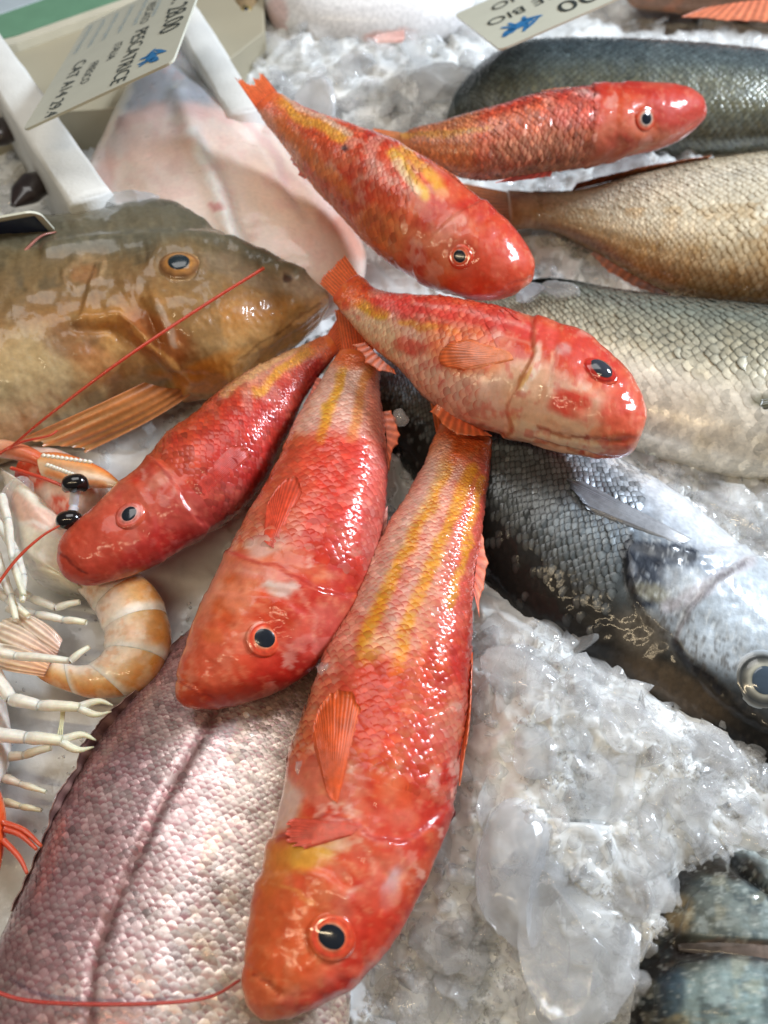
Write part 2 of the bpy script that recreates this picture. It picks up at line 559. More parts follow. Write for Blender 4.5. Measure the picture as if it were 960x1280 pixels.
        if edge is not None:
            col = edge(col, np.broadcast_to(U, (n, 20)).ravel(), np.broadcast_to(W, (n, 20)).ravel(), V, np.repeat(rg.random(n), 20))
        f = grid_faces(4, 5)
        F = (f[None] + (np.arange(n) * 20)[:, None, None]).reshape(-1, 4)
        if self.flip < 0:
            F = F[:, ::-1]
        return mk(name, pos.reshape(-1, 3), F, mat, self.root, cols=np.clip(col, 0, 1), alpha=alp, kind="stuff")

    def frame(self, px, py):
        i, j = self.find(px, py)
        p = self.G[i, j]; n = self.Nrm[i, j]
        t = self.T[i] - n * np.dot(self.T[i], n); t /= np.linalg.norm(t)
        b = np.cross(n, t)
        return p, n, t, b

    def eye(self, px, py, rpx, cols, ell=1.0, ang=0.0, bulge=0.45, pupil=0.45, sink=0.1, pcol=(22, 26, 32), paint=None):
        """cols: list of (radius fraction, colour); a domed eyeball with its socket rim, the pupil a piece of its own"""
        p, n, t, b = self.frame(px, py)
        dep = (p - CAMP) @ AX_F
        r = rpx * dep / FPX
        # lean the eye half towards the viewer side of the skin normal
        ca, sa = math.cos(ang), math.sin(ang)
        e1 = (t * ca + b * sa) * r; e2 = (-t * sa + b * ca) * r * ell
        nr_, na = 26, 40
        q = np.linspace(0, 1, nr_); th = np.linspace(0, 2 * math.pi, na, endpoint=False)
        rim = np.exp(-((q - 0.82) / 0.11) ** 2) * 0.09
        dome = bulge * np.sqrt(np.clip(1 - (q / 0.78) ** 2, 0, 1)) * 0.62
        hgt = (dome + rim - 0.05 - sink * (q > 0.9) * (q - 0.9) * 10) * r
        pos = p + q[:, None, None] * (np.cos(th)[None, :, None] * e1 + np.sin(th)[None, :, None] * e2) + hgt[:, None, None] * n
        stops = np.array([c[0] for c in cols]); cc = np.array([c[1] for c in cols], float) / 255
        cq = np.stack([np.interp(q, stops, cc[:, k]) for k in range(3)], -1)
        col = np.repeat(cq[:, None, :], na, 1)
        ns_ = fbm(np.cos(th)[None, :] * q[:, None] * 5 + px, np.sin(th)[None, :] * q[:, None] * 5 + py, 5, 3)
        col = col * (0.8 + 0.4 * ns_[:, :, None])
        if paint is not None:
            pp = proj(pos.reshape(-1, 3))
            sk, _ = paint(pp[:, 0], pp[:, 1], np.full(len(pp), 0.85), np.full(len(pp), 0.1))
            k = sstep(0.70, 0.90, q)[:, None, None]
            col = col * (1 - k) + sk.reshape(nr_, na, 3) * k
        f = grid_faces(nr_, na, True)
        o = mk("eye", pos.reshape(-1, 3), f, M_EYE, self.root, cols=np.clip(col.reshape(-1, 3), 0, 1))
        q2 = np.linspace(0, 1, 10) * pupil
        h2 = (bulge * np.sqrt(np.clip(1 - (q2 / 0.78) ** 2, 0, 1)) * 0.62 - 0.05 + 0.015 * (1 - (q2 / pupil) ** 6)) * r
        wob = 1 + 0.05 * np.sin(2 * th + px)
        pos = p + q2[:, None, None] * (np.cos(th)[None, :, None] * e1 + np.sin(th)[None, :, None] * e2) * wob[None, :, None] + h2[:, None, None] * n
        mk("pupil", pos.reshape(-1, 3), f[:9 * na], M_EYE, o, cols=np.array(pcol) / 255.0)
        return o

    def locate(self, X, Y):
        """fractional ring / column of the upper flank under photo pixels (arrays)"""
        half = self.NP // 2
        X = np.asarray(X, float); Y = np.asarray(Y, float)
        oi = np.zeros(X.shape); oj = np.zeros(X.shape)
        A = self.PX[:, 1:half]; Bm = self.PY[:, 1:half]
        for k in np.ndindex(X.shape):
            d = (A - X[k]) ** 2 + (Bm - Y[k]) ** 2
            i, j = np.unravel_index(np.argmin(d), d.shape)
            i0 = min(max(i, 1), self.NS - 2); j0 = min(max(j, 1), half - 3)
            J = np.array([[A[i0 + 1, j0] - A[i0 - 1, j0], A[i0, j0 + 1] - A[i0, j0 - 1]], [Bm[i0 + 1, j0] - Bm[i0 - 1, j0], Bm[i0, j0 + 1] - Bm[i0, j0 - 1]]]) / 2
            try:
                q = np.linalg.solve(J, [X[k] - A[i0, j0], Y[k] - Bm[i0, j0]])
            except np.linalg.LinAlgError:
                q = np.zeros(2)
            q = np.clip(q, -1.5, 1.5)
            oi[k] = i0 + q[0]; oj[k] = j0 + 1 + q[1]
        return oi, oj

    def flat_fin(self, name, base, tip, c0, c1, nray=10, m=14, ridge=0.0003, lift0=0.0003, lift1=0.0014, ragged=0.05, seed=1, raycol=None, thick=0.0003):
        """a fin folded flat against the flank: follows the skin, its free end standing off a little"""
        per = 4
        n = nray * per + 1
        B = resample(base, n); T = resample(tip, n)
        rg = np.random.default_rng(seed)
        rag = np.interp(np.arange(n), np.arange(0, n, per), 1 - ragged * rg.random(nray + 1))
        q = np.linspace(0, 1, m)
        XY = B[None] + (T - B)[None] * q[:, None, None] * rag[None, :, None]
        fi, fj = self.locate(XY[..., 0], XY[..., 1])
        pos = self.at(fi, fj, self.G); nr = self.at(fi, fj, self.Nrm)
        ray = np.abs(np.cos(math.pi * np.arange(n) / per)) ** 2
        hgt = lift0 + (lift1 - lift0) * q[:, None] + ridge * ray[None, :] * (0.3 + 0.7 * q[:, None])
        edge = np.minimum(np.arange(n), n - 1 - np.arange(n)) / (n / 2)
        hgt = hgt * (0.35 + 0.65 * np.clip(edge * 4, 0, 1))[None, :]
        G = pos + nr * hgt[:, :, None]
        col = C(*c0)[None, None] * (1 - q)[:, None, None] + C(*c1)[None, None] * q[:, None, None]
        col = np.repeat(col, n, 1)
        if raycol is not None:
            col = col * (1 - 0.6 * ray[None, :, None]) + 0.6 * C(*raycol)[None, None] * ray[None, :, None]
        col = np.clip(col * (0.88 + 0.2 * ray)[None, :, None] * (0.85 + 0.3 * fbm(XY[..., 0] / 9, XY[..., 1] / 9, seed, 3))[:, :, None], 0, 1)
        V1 = G.reshape(-1, 3); V2 = (G - nr * (thick + 0.0006)).reshape(-1, 3)
        f = grid_faces(m, n)
        tri = np.cross(G[1, 0] - G[0, 0], G[0, 1] - G[0, 0]) @ nr[0, 0]
        if tri < 0: f = f[:, ::-1]
        def strip(ids):
            ids = np.array(ids)
            return np.stack([ids[:-1], ids[1:], ids[1:] + m * n, ids[:-1] + m * n], -1)
        F_ = [f, strip((m - 1) * n + np.arange(n)), strip(np.arange(m) * n), strip(np.arange(m) * n + n - 1)]
        cc = col.reshape(-1, 3)
        return mk(name, np.vstack([V1, V2]), np.vstack(F_), M_FIN, self.root, cols=np.vstack([cc, cc * 0.95]))

    def lift_pts(self, pts, off):
        out = []
        for x, y in pts:
            p, n, t, b = self.frame(x, y)
            out.append(p + n * off)
        return np.array(out)


def fin(name, base, tip, parent, c0, c1, nray=12, m=10, ridge=0.00018, ragged=0.12, mat=None, seed=1, bow=0.0, thick=0.0005, raycol=None):
    """a fin of rays and membrane between its root line and its free edge (3-D points)"""
    per = 6
    n = nray * per + 1
    B = resample(base, n); T = resample(tip, n)
    rg = np.random.default_rng(seed)
    rag = np.interp(np.arange(n), np.arange(0, n, per), 1 - ragged * rg.random(nray + 1))
    notch = 1 - 0.2 * ragged * np.abs(np.sin(math.pi * np.arange(n) / per)) - 0.25 * ragged * vnoise(np.arange(n) * 0.9, np.zeros(n), seed)
    q = np.linspace(0, 1, m)
    tipv = B + (T - B) * (rag * notch)[:, None]
    G = B[None] * (1 - q)[:, None, None] + tipv[None] * q[:, None, None]
    du = np.gradient(G, axis=1); dq = np.gradient(G, axis=0)
    nn = np.cross(du, dq); nn /= np.linalg.norm(nn, axis=2)[:, :, None] + 1e-12
    if nn[m // 2, n // 2] @ (CAMP - G[m // 2, n // 2]) < 0: nn = -nn
    ray = np.abs(np.cos(math.pi * np.arange(n) / per)) ** 3
    G = G + nn * (ridge * ray[None, :, None] + (bow * np.sin(math.pi * q))[:, None, None])
    col = C(*c0)[None, None] * (1 - q)[:, None, None] + C(*c1)[None, None] * q[:, None, None]
    col = np.repeat(col, n, 1) if col.shape[1] == 1 else col
    k = (0.86 + 0.26 * ray)[None, :, None] * (0.9 + 0.2 * fbm(np.arange(n)[None, :] * 0.35 + seed, q[:, None] * 3, seed, 3))[:, :, None]
    if raycol is not None:
        col = col * (1 - ray[None, :, None]) + C(*raycol)[None, None] * ray[None, :, None]
    col = np.clip(col * k, 0, 1)
    V1 = G.reshape(-1, 3); V2 = (G - nn * thick).reshape(-1, 3)
    f = grid_faces(m, n)
    F = [f, f[:, ::-1] + m * n]
    def strip(ids):
        ids = np.array(ids)
        return np.stack([ids[:-1], ids[1:], ids[1:] + m * n, ids[:-1] + m * n], -1)
    top = (m - 1) * n + np.arange(n)
    F += [strip(top), strip(np.arange(m) * n), strip(np.arange(m) * n + n - 1)]
    cc = col.reshape(-1, 3)
    return mk(name, np.vstack([V1, V2]), np.vstack(F), mat or M_FIN, parent, cols=np.vstack([cc, cc * 0.95]))


# ------------------------------------------------------------------ paint helpers
class Pt:
    """markings in sRGB, laid over each other; wobble makes their borders uneven"""

    def __init__(self, px, py, base, wob=5.0, seed=0, scale=22.0):
        self.x = px + wob * 2 * (fbm(px / scale, py / scale, seed + 50, 4) - 0.5)
        self.y = py + wob * 2 * (fbm(px / scale, py / scale, seed + 80, 4) - 0.5)
        self.rx, self.ry = px, py
        self.seed = seed
        b = np.asarray(base, float)
        self.c = np.tile(b, (len(px), 1)) if b.ndim == 1 else b.copy()
        self.al = np.zeros(len(px))

    def lay(self, a, col):
        a = np.clip(a, 0, 1)
        self.c = self.c * (1 - a[:, None]) + C(*col)[None] * a[:, None]
        return self

    def blob(self, x, y, rx, ry, ang, col, a=1.0, soft=0.35):
        ca, sa = math.cos(R(ang)), math.sin(R(ang))
        dx, dy = self.x - x, self.y - y
        d = np.hypot((dx * ca + dy * sa) / rx, (-dx * sa + dy * ca) / ry)
        return self.lay(a * (1 - sstep(1 - soft, 1 + soft, d)), col)

    def line(self, pts, w, col, a=1.0, soft=0.6):
        d = seg_dist(self.x, self.y, pts)
        return self.lay(a * (1 - sstep(w * (1 - soft), w * (1 + soft), d)), col)

    def mottle(self, scale, col, a=0.5, lo=0.5, hi=0.7, k=0, sx=1.0, mask=1.0):
        n = fbm(self.rx / scale / sx, self.ry / scale, self.seed + 7 * k + 3, 4)
        return self.lay(a * sstep(lo, hi, n) * mask, col)


def vgrad(v, stops):
    """colour across the body, belly -1 .. back +1"""
    xs = [q[0] for q in stops]
    cc = np.array([q[1] for q in stops], float) / 255
    return np.stack([np.interp(v, xs, cc[:, k]) for k in range(3)], -1)
# ------------------------------------------------------------------ the ice the fish lie on
MOUNDS = [  # photo pixel of the heap, radius in metres, height
    (690, 1020, 0.060, 0.022), (640, 880, 0.035, 0.014), (860, 960, 0.03, 0.008), (760, 1180, 0.03, 0.010),
    (910, 640, 0.05, 0.006), (480, 110, 0.10, 0.016), (560, 160, 0.06, 0.010), (420, 60, 0.10, 0.010),
    (790, 330, 0.06, 0.010), (780, 215, 0.05, 0.012), (870, 200, 0.04, 0.012),
]
MW = [(P(x, y, 0.03), r, h) for x, y, r, h in MOUNDS]
ICE0 = 0.020


def calm(px, py):
    """1 where the ice has melted to a smooth wet sheet (under the langoustines and between the mullets)"""
    a = 1 - sstep(230, 330, px + 0.15 * (py - 700))
    b = sstep(470, 560, py)
    return a * b


def ice_h(x, y):
    x = np.asarray(x, float); y = np.asarray(y, float)
    pp = proj(np.stack([x, y, np.full(x.shape, ICE0)], -1))
    q = calm(pp[..., 0], pp[..., 1])
    k = 1 - 0.85 * q
    wx = x + 0.006 * (fbm(x * 60, y * 60, 3) - .5); wy = y + 0.006 * (fbm(x * 60, y * 60, 9) - .5)
    c1, e1 = cells(wx * 34, wy * 34, 11, 1.6)
    c2, e2 = cells(wx * 95 + 3, wy * 95, 21, 1.5)
    c3, e3 = cells(wx * 190, wy * 190 + 5, 31, 2.2)
    rough = sstep(0.42, 0.62, fbm(x * 28, y * 28, 77, 3))
    h = ICE0 + (fbm(x * 14, y * 14, 5, 3) - 0.5) * 0.018 * (1 - 0.6 * q)
    h = h + k * (0.0065 * (c1 - 0.5) + 0.0028 * (c2 - 0.5) + (0.0007 + 0.0016 * rough) * (c3 - 0.5))
    h = h + 0.0012 * (fbm(x * 160, y * 160, 41, 4) - 0.5) * (0.3 + k)
    for (m, r, hh) in MW:
        h = h + hh * np.exp(-((x - m[0]) ** 2 + (y - m[1]) ** 2) / (r * r))
    return h


def build_bed():
    nu, nv = 400, 470
    u = np.linspace(-1, 1, nu)
    t = np.linspace(0, 1, nv)
    yy = -0.06 + 0.50 * t + 0.62 * t ** 2.2
    Y = np.repeat(yy[:, None], nu, 1)
    X = u[None, :] * (0.235 + 0.42 * np.clip(Y, 0, None))
    Z = ice_h(X, Y)
    G = np.stack([X, Y, Z], -1).reshape(-1, 3)
    f = grid_faces(nv, nu)[:, ::-1]
    o = mk("ice_bed", G, f, M_ICEBED)
    o["kind"] = "structure"
    return o


build_bed()


def chunk_verts(rg, sub, flat, cuts=None):
    bm = bmesh.new()
    bmesh.ops.create_icosphere(bm, subdivisions=sub, radius=1.0)
    v = np.array([q.co[:] for q in bm.verts]); f = np.array([[w.index for w in q.verts] for q in bm.faces])
    bm.free()
    # cut by random planes = broken facets, corners stay melted-round
    k = rg.integers(7, 12) if cuts is None else cuts
    d = rg.standard_normal((k, 3)); d /= np.linalg.norm(d, axis=1)[:, None]
    off = rg.uniform(0.40, 0.85, k)
    for dd, oo in zip(d, off):
        ex = v @ dd - oo
        v = v - np.clip(ex, 0, None)[:, None] * dd * 0.97
    v = v * (1 + 0.05 * (fbm(v[:, 0] * 3 + 9 * rg.random(), v[:, 1] * 3 + v[:, 2] * 2.3, int(rg.integers(99)), 4) - 0.5)[:, None] * 2)
    if sub >= 3:
        v = v * (1 + 0.02 * (fbm(v[:, 0] * 9 + 5, v[:, 1] * 9 + v[:, 2] * 7, int(rg.integers(99)), 3) - 0.5)[:, None] * 2)
    v = v * np.array([1.0, rg.uniform(0.6, 1.0), flat])
    return v, f


def rotm(rg, tilt):
    a = rg.uniform(0, 2 * math.pi); t = rg.normal(0, tilt); w = rg.uniform(0, 2 * math.pi)
    Z = lambda q: np.array([[math.cos(q), -math.sin(q), 0], [math.sin(q), math.cos(q), 0], [0, 0, 1]])
    X = lambda q: np.array([[1, 0, 0], [0, math.cos(q), -math.sin(q)], [0, math.sin(q), math.cos(q)]])
    return Z(a) @ X(t) @ Z(w)


ICE_REGIONS = [  # photo box (x0,y0,x1,y1), how many, size range (m)
    (455, 800, 880, 1290, 230, 0.002, 0.014),
    (560, 780, 780, 960, 70, 0.002, 0.012),
    (800, 590, 980, 760, 100, 0.003, 0.010),
    (780, 430, 900, 620, 50, 0.002, 0.008),
    (620, 260, 860, 372, 90, 0.003, 0.010),
    (650, 195, 960, 245, 60, 0.003, 0.010),
    (300, 20, 640, 200, 260, 0.004, 0.016),
    (200, 0, 560, 60, 80, 0.005, 0.016),
    (780, 20, 980, 75, 60, 0.004, 0.014),
    (90, 470, 300, 590, 14, 0.002, 0.006),
    (480, 470, 560, 660, 30, 0.002, 0.007),
    (860, 930, 980, 1090, 50, 0.003, 0.009),
    (0, 740, 240, 1100, 14, 0.001, 0.003),
    (0, 170, 90, 290, 50, 0.005, 0.014),
]


def build_crushed():
    rg = np.random.default_rng(5)
    protos = [chunk_verts(rg, 3, rg.uniform(0.14, 0.5)) for _ in range(12)]
    small = [chunk_verts(rg, 2, rg.uniform(0.14, 0.5)) for _ in range(12)]
    VV, FF, off = [], [], 0
    for (x0, y0, x1, y1, n, lo, hi) in ICE_REGIONS:
        for _ in range(n):
            p = P(rg.uniform(x0, x1), rg.uniform(y0, y1), ICE0 + 0.005)
            z = float(ice_h(np.array([p[0]]), np.array([p[1]]))[0])
            s = lo + (hi - lo) * rg.random() ** 1.8
            v, f = (protos if s > 0.007 else small)[rg.integers(12)]
            v = (v * s) @ rotm(rg, 0.45).T
            VV.append(v + np.array([p[0], p[1], z + s * rg.uniform(-0.15, 0.3)])); FF.append(f + off); off += len(v)
    o = mk("crushed_ice", np.vstack(VV), np.vstack(FF), M_ICE, kind="stuff")
    o.data.set_sharp_from_angle(angle=R(24))
    tag(o, "loose crumbs of crushed ice scattered over the ice bed", "crushed ice")


build_crushed()


def build_grains():
    """sugar-fine broken crystals gathered in ridges and drifts"""
    rg = np.random.default_rng(15)
    protos = [chunk_verts(rg, 1, rg.uniform(0.4, 0.9)) for _ in range(8)]
    VV, FF, off = [], [], 0
    for (x0, y0, x1, y1, n) in ((455, 790, 900, 1290, 4200), (790, 430, 970, 770, 1300), (620, 260, 870, 372, 700), (300, 20, 640, 210, 1500), (90, 470, 300, 590, 300), (480, 470, 560, 660, 300), (0, 740, 240, 1100, 200), (860, 930, 980, 1090, 500)):
        px = rg.uniform(x0, x1, n); py = rg.uniform(y0, y1, n)
        p = np.array([P(a, b, ICE0 + 0.006) for a, b in zip(px, py)])
        nz = fbm(p[:, 0] * 55, p[:, 1] * 55, 91, 4)
        keep = rg.random(n) < sstep(0.46, 0.60, nz) + 0.06
        p = p[keep]
        z = ice_h(p[:, 0], p[:, 1])
        for q, zz in zip(p, z):
            v, f = protos[rg.integers(8)]
            s = 0.0005 + 0.0013 * rg.random() ** 2
            VV.append((v * s) @ rotm(rg, 1.2).T + np.array([q[0], q[1], zz + s * 0.5])); FF.append(f + off); off += len(v)
    o = mk("ice_grains", np.vstack(VV), np.vstack(FF), M_GRAIN, kind="stuff", smooth=False)
    tag(o, "fine sparkling ice crystals drifted between the lumps", "ice grains")


build_grains()


def build_shards():
    """thin sharp-edged splinters of clear ice"""
    rg = np.random.default_rng(25)
    VV, FF, off = [], [], 0
    for (x0, y0, x1, y1, n, lo, hi) in ((455, 800, 900, 1290, 420, .002, .010), (800, 560, 980, 760, 110, .002, .010), (780, 420, 900, 620, 50, .002, .008), (620, 260, 870, 372, 90, .002, .009),
                                (300, 20, 640, 210, 260, .004, .016), (650, 195, 960, 245, 40, .003, .008), (480, 470, 560, 660, 25, .002, .006), (860, 930, 980, 1090, 50, .002, .008), (0, 170, 90, 290, 40, .004, .012)):
        for _ in range(n):
            p = P(rg.uniform(x0, x1), rg.uniform(y0, y1), ICE0 + 0.006)
            z = float(ice_h(p[0:1], p[1:2])[0])
            m = int(rg.integers(4, 8))
            ang = np.sort(rg.uniform(0, 2 * math.pi, m))
            rad = rg.uniform(0.55, 1.0, m)
            s = lo + (hi - lo) * rg.random() ** 2
            e = rg.uniform(0.4, 1.0)
            xy = np.stack([rad * np.cos(ang), e * rad * np.sin(ang)], -1) * s
            th = s * rg.uniform(0.10, 0.22)
            top = np.c_[xy * 0.9, np.full(m, th)]; mid = np.c_[xy, np.zeros(m)]; bot = np.c_[xy * 0.9, np.full(m, -th)]
            v = np.vstack([top, mid, bot, [[0, 0, th * 1.05]], [[0, 0, -th]]])
            f = []
            for k in range(m):
                k2 = (k + 1) % m
                f += [(k, k2, 3 * m), (m + k, m + k2, k2), (m + k, k2, k), (2 * m + k, 2 * m + k2, m + k2), (2 * m + k, m + k2, m + k), (2 * m + k2, 2 * m + k, 3 * m + 1)]
            v = v @ rotm(rg, 0.5).T + np.array([p[0], p[1], z + s * rg.uniform(0.0, 0.35)])
            VV.append(v); FF.append(np.array(f) + off); off += len(v)
    o = mk("ice_shards", np.vstack(VV), np.vstack(FF), M_ICE, kind="stuff", smooth=False)
    tag(o, "thin sharp ice splinters strewn over the heaps", "ice shards")


build_shards()


def ice_piece(px, py, rx, ry, ang, thick, label, mat=None, tilt=(0, 0), dz=0.0, seed=0, sub=4, z=None, cuts=None):
    """one larger lump or flake: real size from its outline, lying on the bed"""
    rg = np.random.default_rng(100 + seed)
    c = P(px, py, (ICE0 + 0.008) if z is None else z)
    if z is None:
        c[2] = float(ice_h(np.array([c[0]]), np.array([c[1]]))[0]) + dz
        c2 = P(px, py, c[2]); c[:2] = c2[:2]
    sc = ((c - CAMP) @ AX_F) / FPX
    v, f = chunk_verts(rg, sub, 1.0, cuts)
    v = v / np.abs(v).max(0)
    v[:, 0] *= rx * sc; v[:, 1] *= ry * sc; v[:, 2] *= thick
    v = v + 0.06 * thick * (fbm(v[:, 0] * 900, v[:, 1] * 900 + v[:, 2] * 700, seed, 3)[:, None] - .5) * 2
    a = -R(ang)
    v = v @ np.array([[math.cos(a), math.sin(a), 0], [-math.sin(a), math.cos(a), 0], [0, 0, 1]])
    tx, ty = R(tilt[0]), R(tilt[1])
    Rx = np.array([[1, 0, 0], [0, math.cos(tx), -math.sin(tx)], [0, math.sin(tx), math.cos(tx)]])
    Ry = np.array([[math.cos(ty), 0, math.sin(ty)], [0, 1, 0], [-math.sin(ty), 0, math.cos(ty)]])
    v = v @ Rx.T @ Ry.T
    o = mk("ice_chunk", v + c, f, mat or M_ICE)
    o.data.set_sharp_from_angle(angle=R(26))
    tag(o, label, "ice chunk")
    return o


ice_piece(650, 1090, 56, 88, 4, 0.008, "large cloudy smooth lump of ice in the middle of the heap", M_ICEW, (4, 3), 0.001, 1, cuts=2)
ice_piece(720, 1180, 84, 92, 20, 0.006, "wide clear rounded ice slab leaning by the cut fish head", M_ICE, (6, 8), 0.003, 2, cuts=3)
ice_piece(655, 850, 60, 34, 38, 0.006, "clear ice flake with rounded rim below the dark sea bass back", M_ICE, (12, -6), 0.006, 3, cuts=3)
ice_piece(880, 935, 78, 22, 22, 0.006, "long clear ice blade lying along the dark sea bass back", M_ICE, (14, 0), 0.002, 4)
ice_piece(800, 905, 66, 20, 24, 0.005, "narrow clear ice blade tucked beside the longer ice blade", M_ICE, (14, 0), 0.004, 5)
ice_piece(160, 533, 36, 28, 20, 0.012, "knobbly clear ice lump resting under the gurnard's pectoral fin", M_ICE, (10, 10), 0.006, 6)
ice_piece(660, 366, 22, 11, -10, 0.006, "pale ice splinter on the dark tail behind the centre mullet", M_ICEW, (0, 8), 0, 7, z=0.054)
ice_piece(700, 364, 26, 12, 5, 0.006, "wedge of clear ice on the dark tail of the green-backed bass", M_ICE, (0, 8), 0, 8, z=0.054)
ice_piece(925, 650, 62, 20, 42, 0.006, "flat clear ice plate between the bass belly and frame edge", M_ICE, (10, -10), 0.004, 9)
ice_piece(905, 620, 40, 22, 20, 0.007, "small clear ice plate under the white bass belly", M_ICE, (6, -10), 0.002, 10)
ice_piece(860, 1010, 34, 40, 10, 0.007, "squarish clear ice lump at the top of the fish head", M_ICE, (6, -10), 0.004, 11)
ice_piece(760, 985, 70, 46, -30, 0.008, "grainy clear ice lump on the slope of the heap", M_ICE, (12, 6), 0.002, 12)
ice_piece(800, 1085, 50, 34, -35, 0.008, "clear ice lump touching the snout of the cut fish head", M_ICE, (12, 6), 0.003, 13)
ice_piece(395, 262 - 100, 34, 60, 10, 0.014, "tall bluish ice shard standing in the rear slush", M_ICEW, (55, 0), 0.012, 14)
ice_piece(560, 110, 58, 36, -10, 0.012, "bright bluish heap of ice behind the crossing mullets", M_ICEW, (10, 0), 0.006, 15)
ice_piece(168, 255, 36, 18, 0, 0.008, "small white ice lump on the pale fish belly", M_ICEW, (10, 0), 0, 16, z=0.075)
ice_piece(24, 620, 20, 26, 0, 0.008, "clear ice cube fragment lying on the langoustine head", M_ICE, (10, 0), 0, 17, z=0.05)
ice_piece(775, 345 - 135, 40, 14, -12, 0.010, "bluish ice strip between the far mullet and golden fish", M_ICEW, (8, 0), 0.012, 18)
ice_piece(410, 832, 13, 20, 30, 0.004, "small clear ice sliver wedged between the two front mullets", M_ICE, (0, 20), 0, 19, z=0.066)
ice_piece(384, 958, 15, 18, 0, 0.003, "thin melting ice flake on the longest mullet's belly edge", M_ICE, (0, 25), 0, 20, z=0.070)
ice_piece(500, 522, 12, 12, 0, 0.004, "tiny clear ice bit beside the short torn fin", M_ICE, (0, 10), 0, 21, z=0.060)
# ------------------------------------------------------------------ red mullets
EYE_RED = [(0, (20, 22, 28)), (0.42, (30, 26, 28)), (0.47, (214, 150, 120)), (0.56, (222, 96, 62)), (0.70, (206, 66, 44)), (0.80, (216, 92, 62)), (0.90, (196, 62, 42)), (1.0, (204, 74, 48))]


def medge(strength=0.3, dark=(164, 34, 24)):
    def f(col, U, W, V, rnd):
        e = sstep(0.62, 0.98, U * (1 - 0.12 * W ** 2)) * strength * (0.5 + rnd)
        col = col * (1 - e[:, None]) + C(*dark)[None] * e[:, None]
        g = sstep(0.15, 0.5, U) * (1 - sstep(0.5, 0.8, U)) * (1 - W ** 2) * 0.05
        col = col * (1 - g[:, None]) + g[:, None] * C(250, 205, 180)[None]
        w = np.where(rnd > 0.955, 0.28, 0.0) * (1 - 0.5 * U)
        return col * (1 - w[:, None]) + w[:, None] * C(228, 206, 198)[None]
    return f


def mullet_base(px, py, s, v, seed, sx=1.0):
    base = vgrad(v, [(-1, (220, 150, 112)), (-0.75, (214, 108, 66)), (-0.3, (212, 82, 42)), (0.3, (206, 66, 36)), (0.8, (190, 48, 32)), (1, (166, 38, 28))])
    q = Pt(px, py, base, 6, seed)
    q.mottle(46, (180, 30, 22), 0.5, 0.46, 0.68, 1)
    q.mottle(34, (220, 100, 46), 0.5, 0.52, 0.70, 2)
    q.mottle(30, (226, 146, 108), 0.35, 0.56, 0.74, 3)
    q.mottle(15, (232, 186, 160), 0.22, 0.60, 0.76, 5)
    q.mottle(12, (160, 24, 20), 0.16, 0.55, 0.75, 4)
    q.mottle(70, (228, 168, 144), 0.40, 0.52, 0.66, 6)
    q.mottle(26, (232, 200, 184), 0.55, 0.655, 0.70, 7)
    return q


def inside(px, py, poly):
    """signed distance to a closed outline, positive inside"""
    d = seg_dist(px, py, list(poly) + [poly[0]])
    c = np.zeros(px.shape, bool)
    n = len(poly)
    for k in range(n):
        (x0, y0), (x1, y1) = poly[k], poly[(k + 1) % n]
        if y0 == y1: continue
        c ^= ((y0 > py) != (y1 > py)) & (px < (x1 - x0) * (py - y0) / (y1 - y0) + x0)
    return np.where(c, d, -d)


def head_relief(eye, plates, mouth=None, seed=12):
    """plates: (outline, step height, softness px) = gill cover and cheek bones standing proud; mouth: grooves"""
    def f(px, py, s, v):
        d = 0
        wx = px + 5 * (fbm(px / 16, py / 16, 61, 3) - .5); wy = py + 5 * (fbm(px / 16, py / 16, 62, 3) - .5)
        for poly, h, w in plates:
            q = inside(wx, wy, poly)
            d = d + h * sstep(-w, w, q) * (1 - 0.55 * sstep(w, w * 14, q))
        if mouth is not None:
            for g, w, h in mouth:
                d = d - h * np.exp(-(seg_dist(wx, wy, g) / w) ** 2)
        d = d - 0.0012 * np.exp(-((np.hypot(px - eye[0], py - eye[1]) / (eye[2] * 1.25)) ** 4))
        d = d + 0.0010 * (fbm(px / 26, py / 26, seed, 3) - 0.5) + 0.0005 * (fbm(px / 9, py / 9, seed + 3, 3) - 0.5)
        return d
    return f


MG = "red mullets piled on the larger fish"

# --- the long mullet lying over the pink fish, head down
F = Fish("red_mullet", "longest red mullet, yellow-striped with white rear flank, lying half over the pink-scaled fish", "fish",
         [(616, 552, 548, 532), (610, 595, 530, 583), (602, 660, 497, 640), (592, 730, 461, 700), (590, 800, 437, 760), (586, 865, 408, 817),
          (577, 930, 385, 880), (567, 1000, 362, 940), (548, 1060, 352, 1000), (522, 1122, 336, 1060), (491, 1176, 320, 1120),
          (449, 1222, 310, 1180), (406, 1250, 307, 1228), (371, 1266, 312, 1256), (345, 1275, 320, 1269)],
         0.058, 0.72, ns=300, nphi=132, group=MG, thick=[0.55, 0.8, 1, 1, 1, 1, 1], zline=[0.052, 0.054] + [0.058] * 13)
F_GILL = [(556, 1010), (530, 1035), (505, 1052), (470, 1050), (440, 1022), (408, 1018), (372, 1040), (346, 1048)]
F_CHEEK = [(452, 1215), (448, 1160), (440, 1120), (410, 1090), (372, 1082), (335, 1095)]
F.bump(head_relief((413, 1170, 34), [(F_GILL + [(250, 1060), (250, 1320), (600, 1320), (600, 1010)], 0.0013, 3.0), (F_CHEEK + [(250, 1100), (250, 1320), (430, 1320)], 0.0008, 4.0)],
                   [([(308, 1205), (330, 1222), (352, 1240)], 3.0, 0.0006), ([(470, 1070), (486, 1100), (480, 1135)], 6, 0.0005)]))

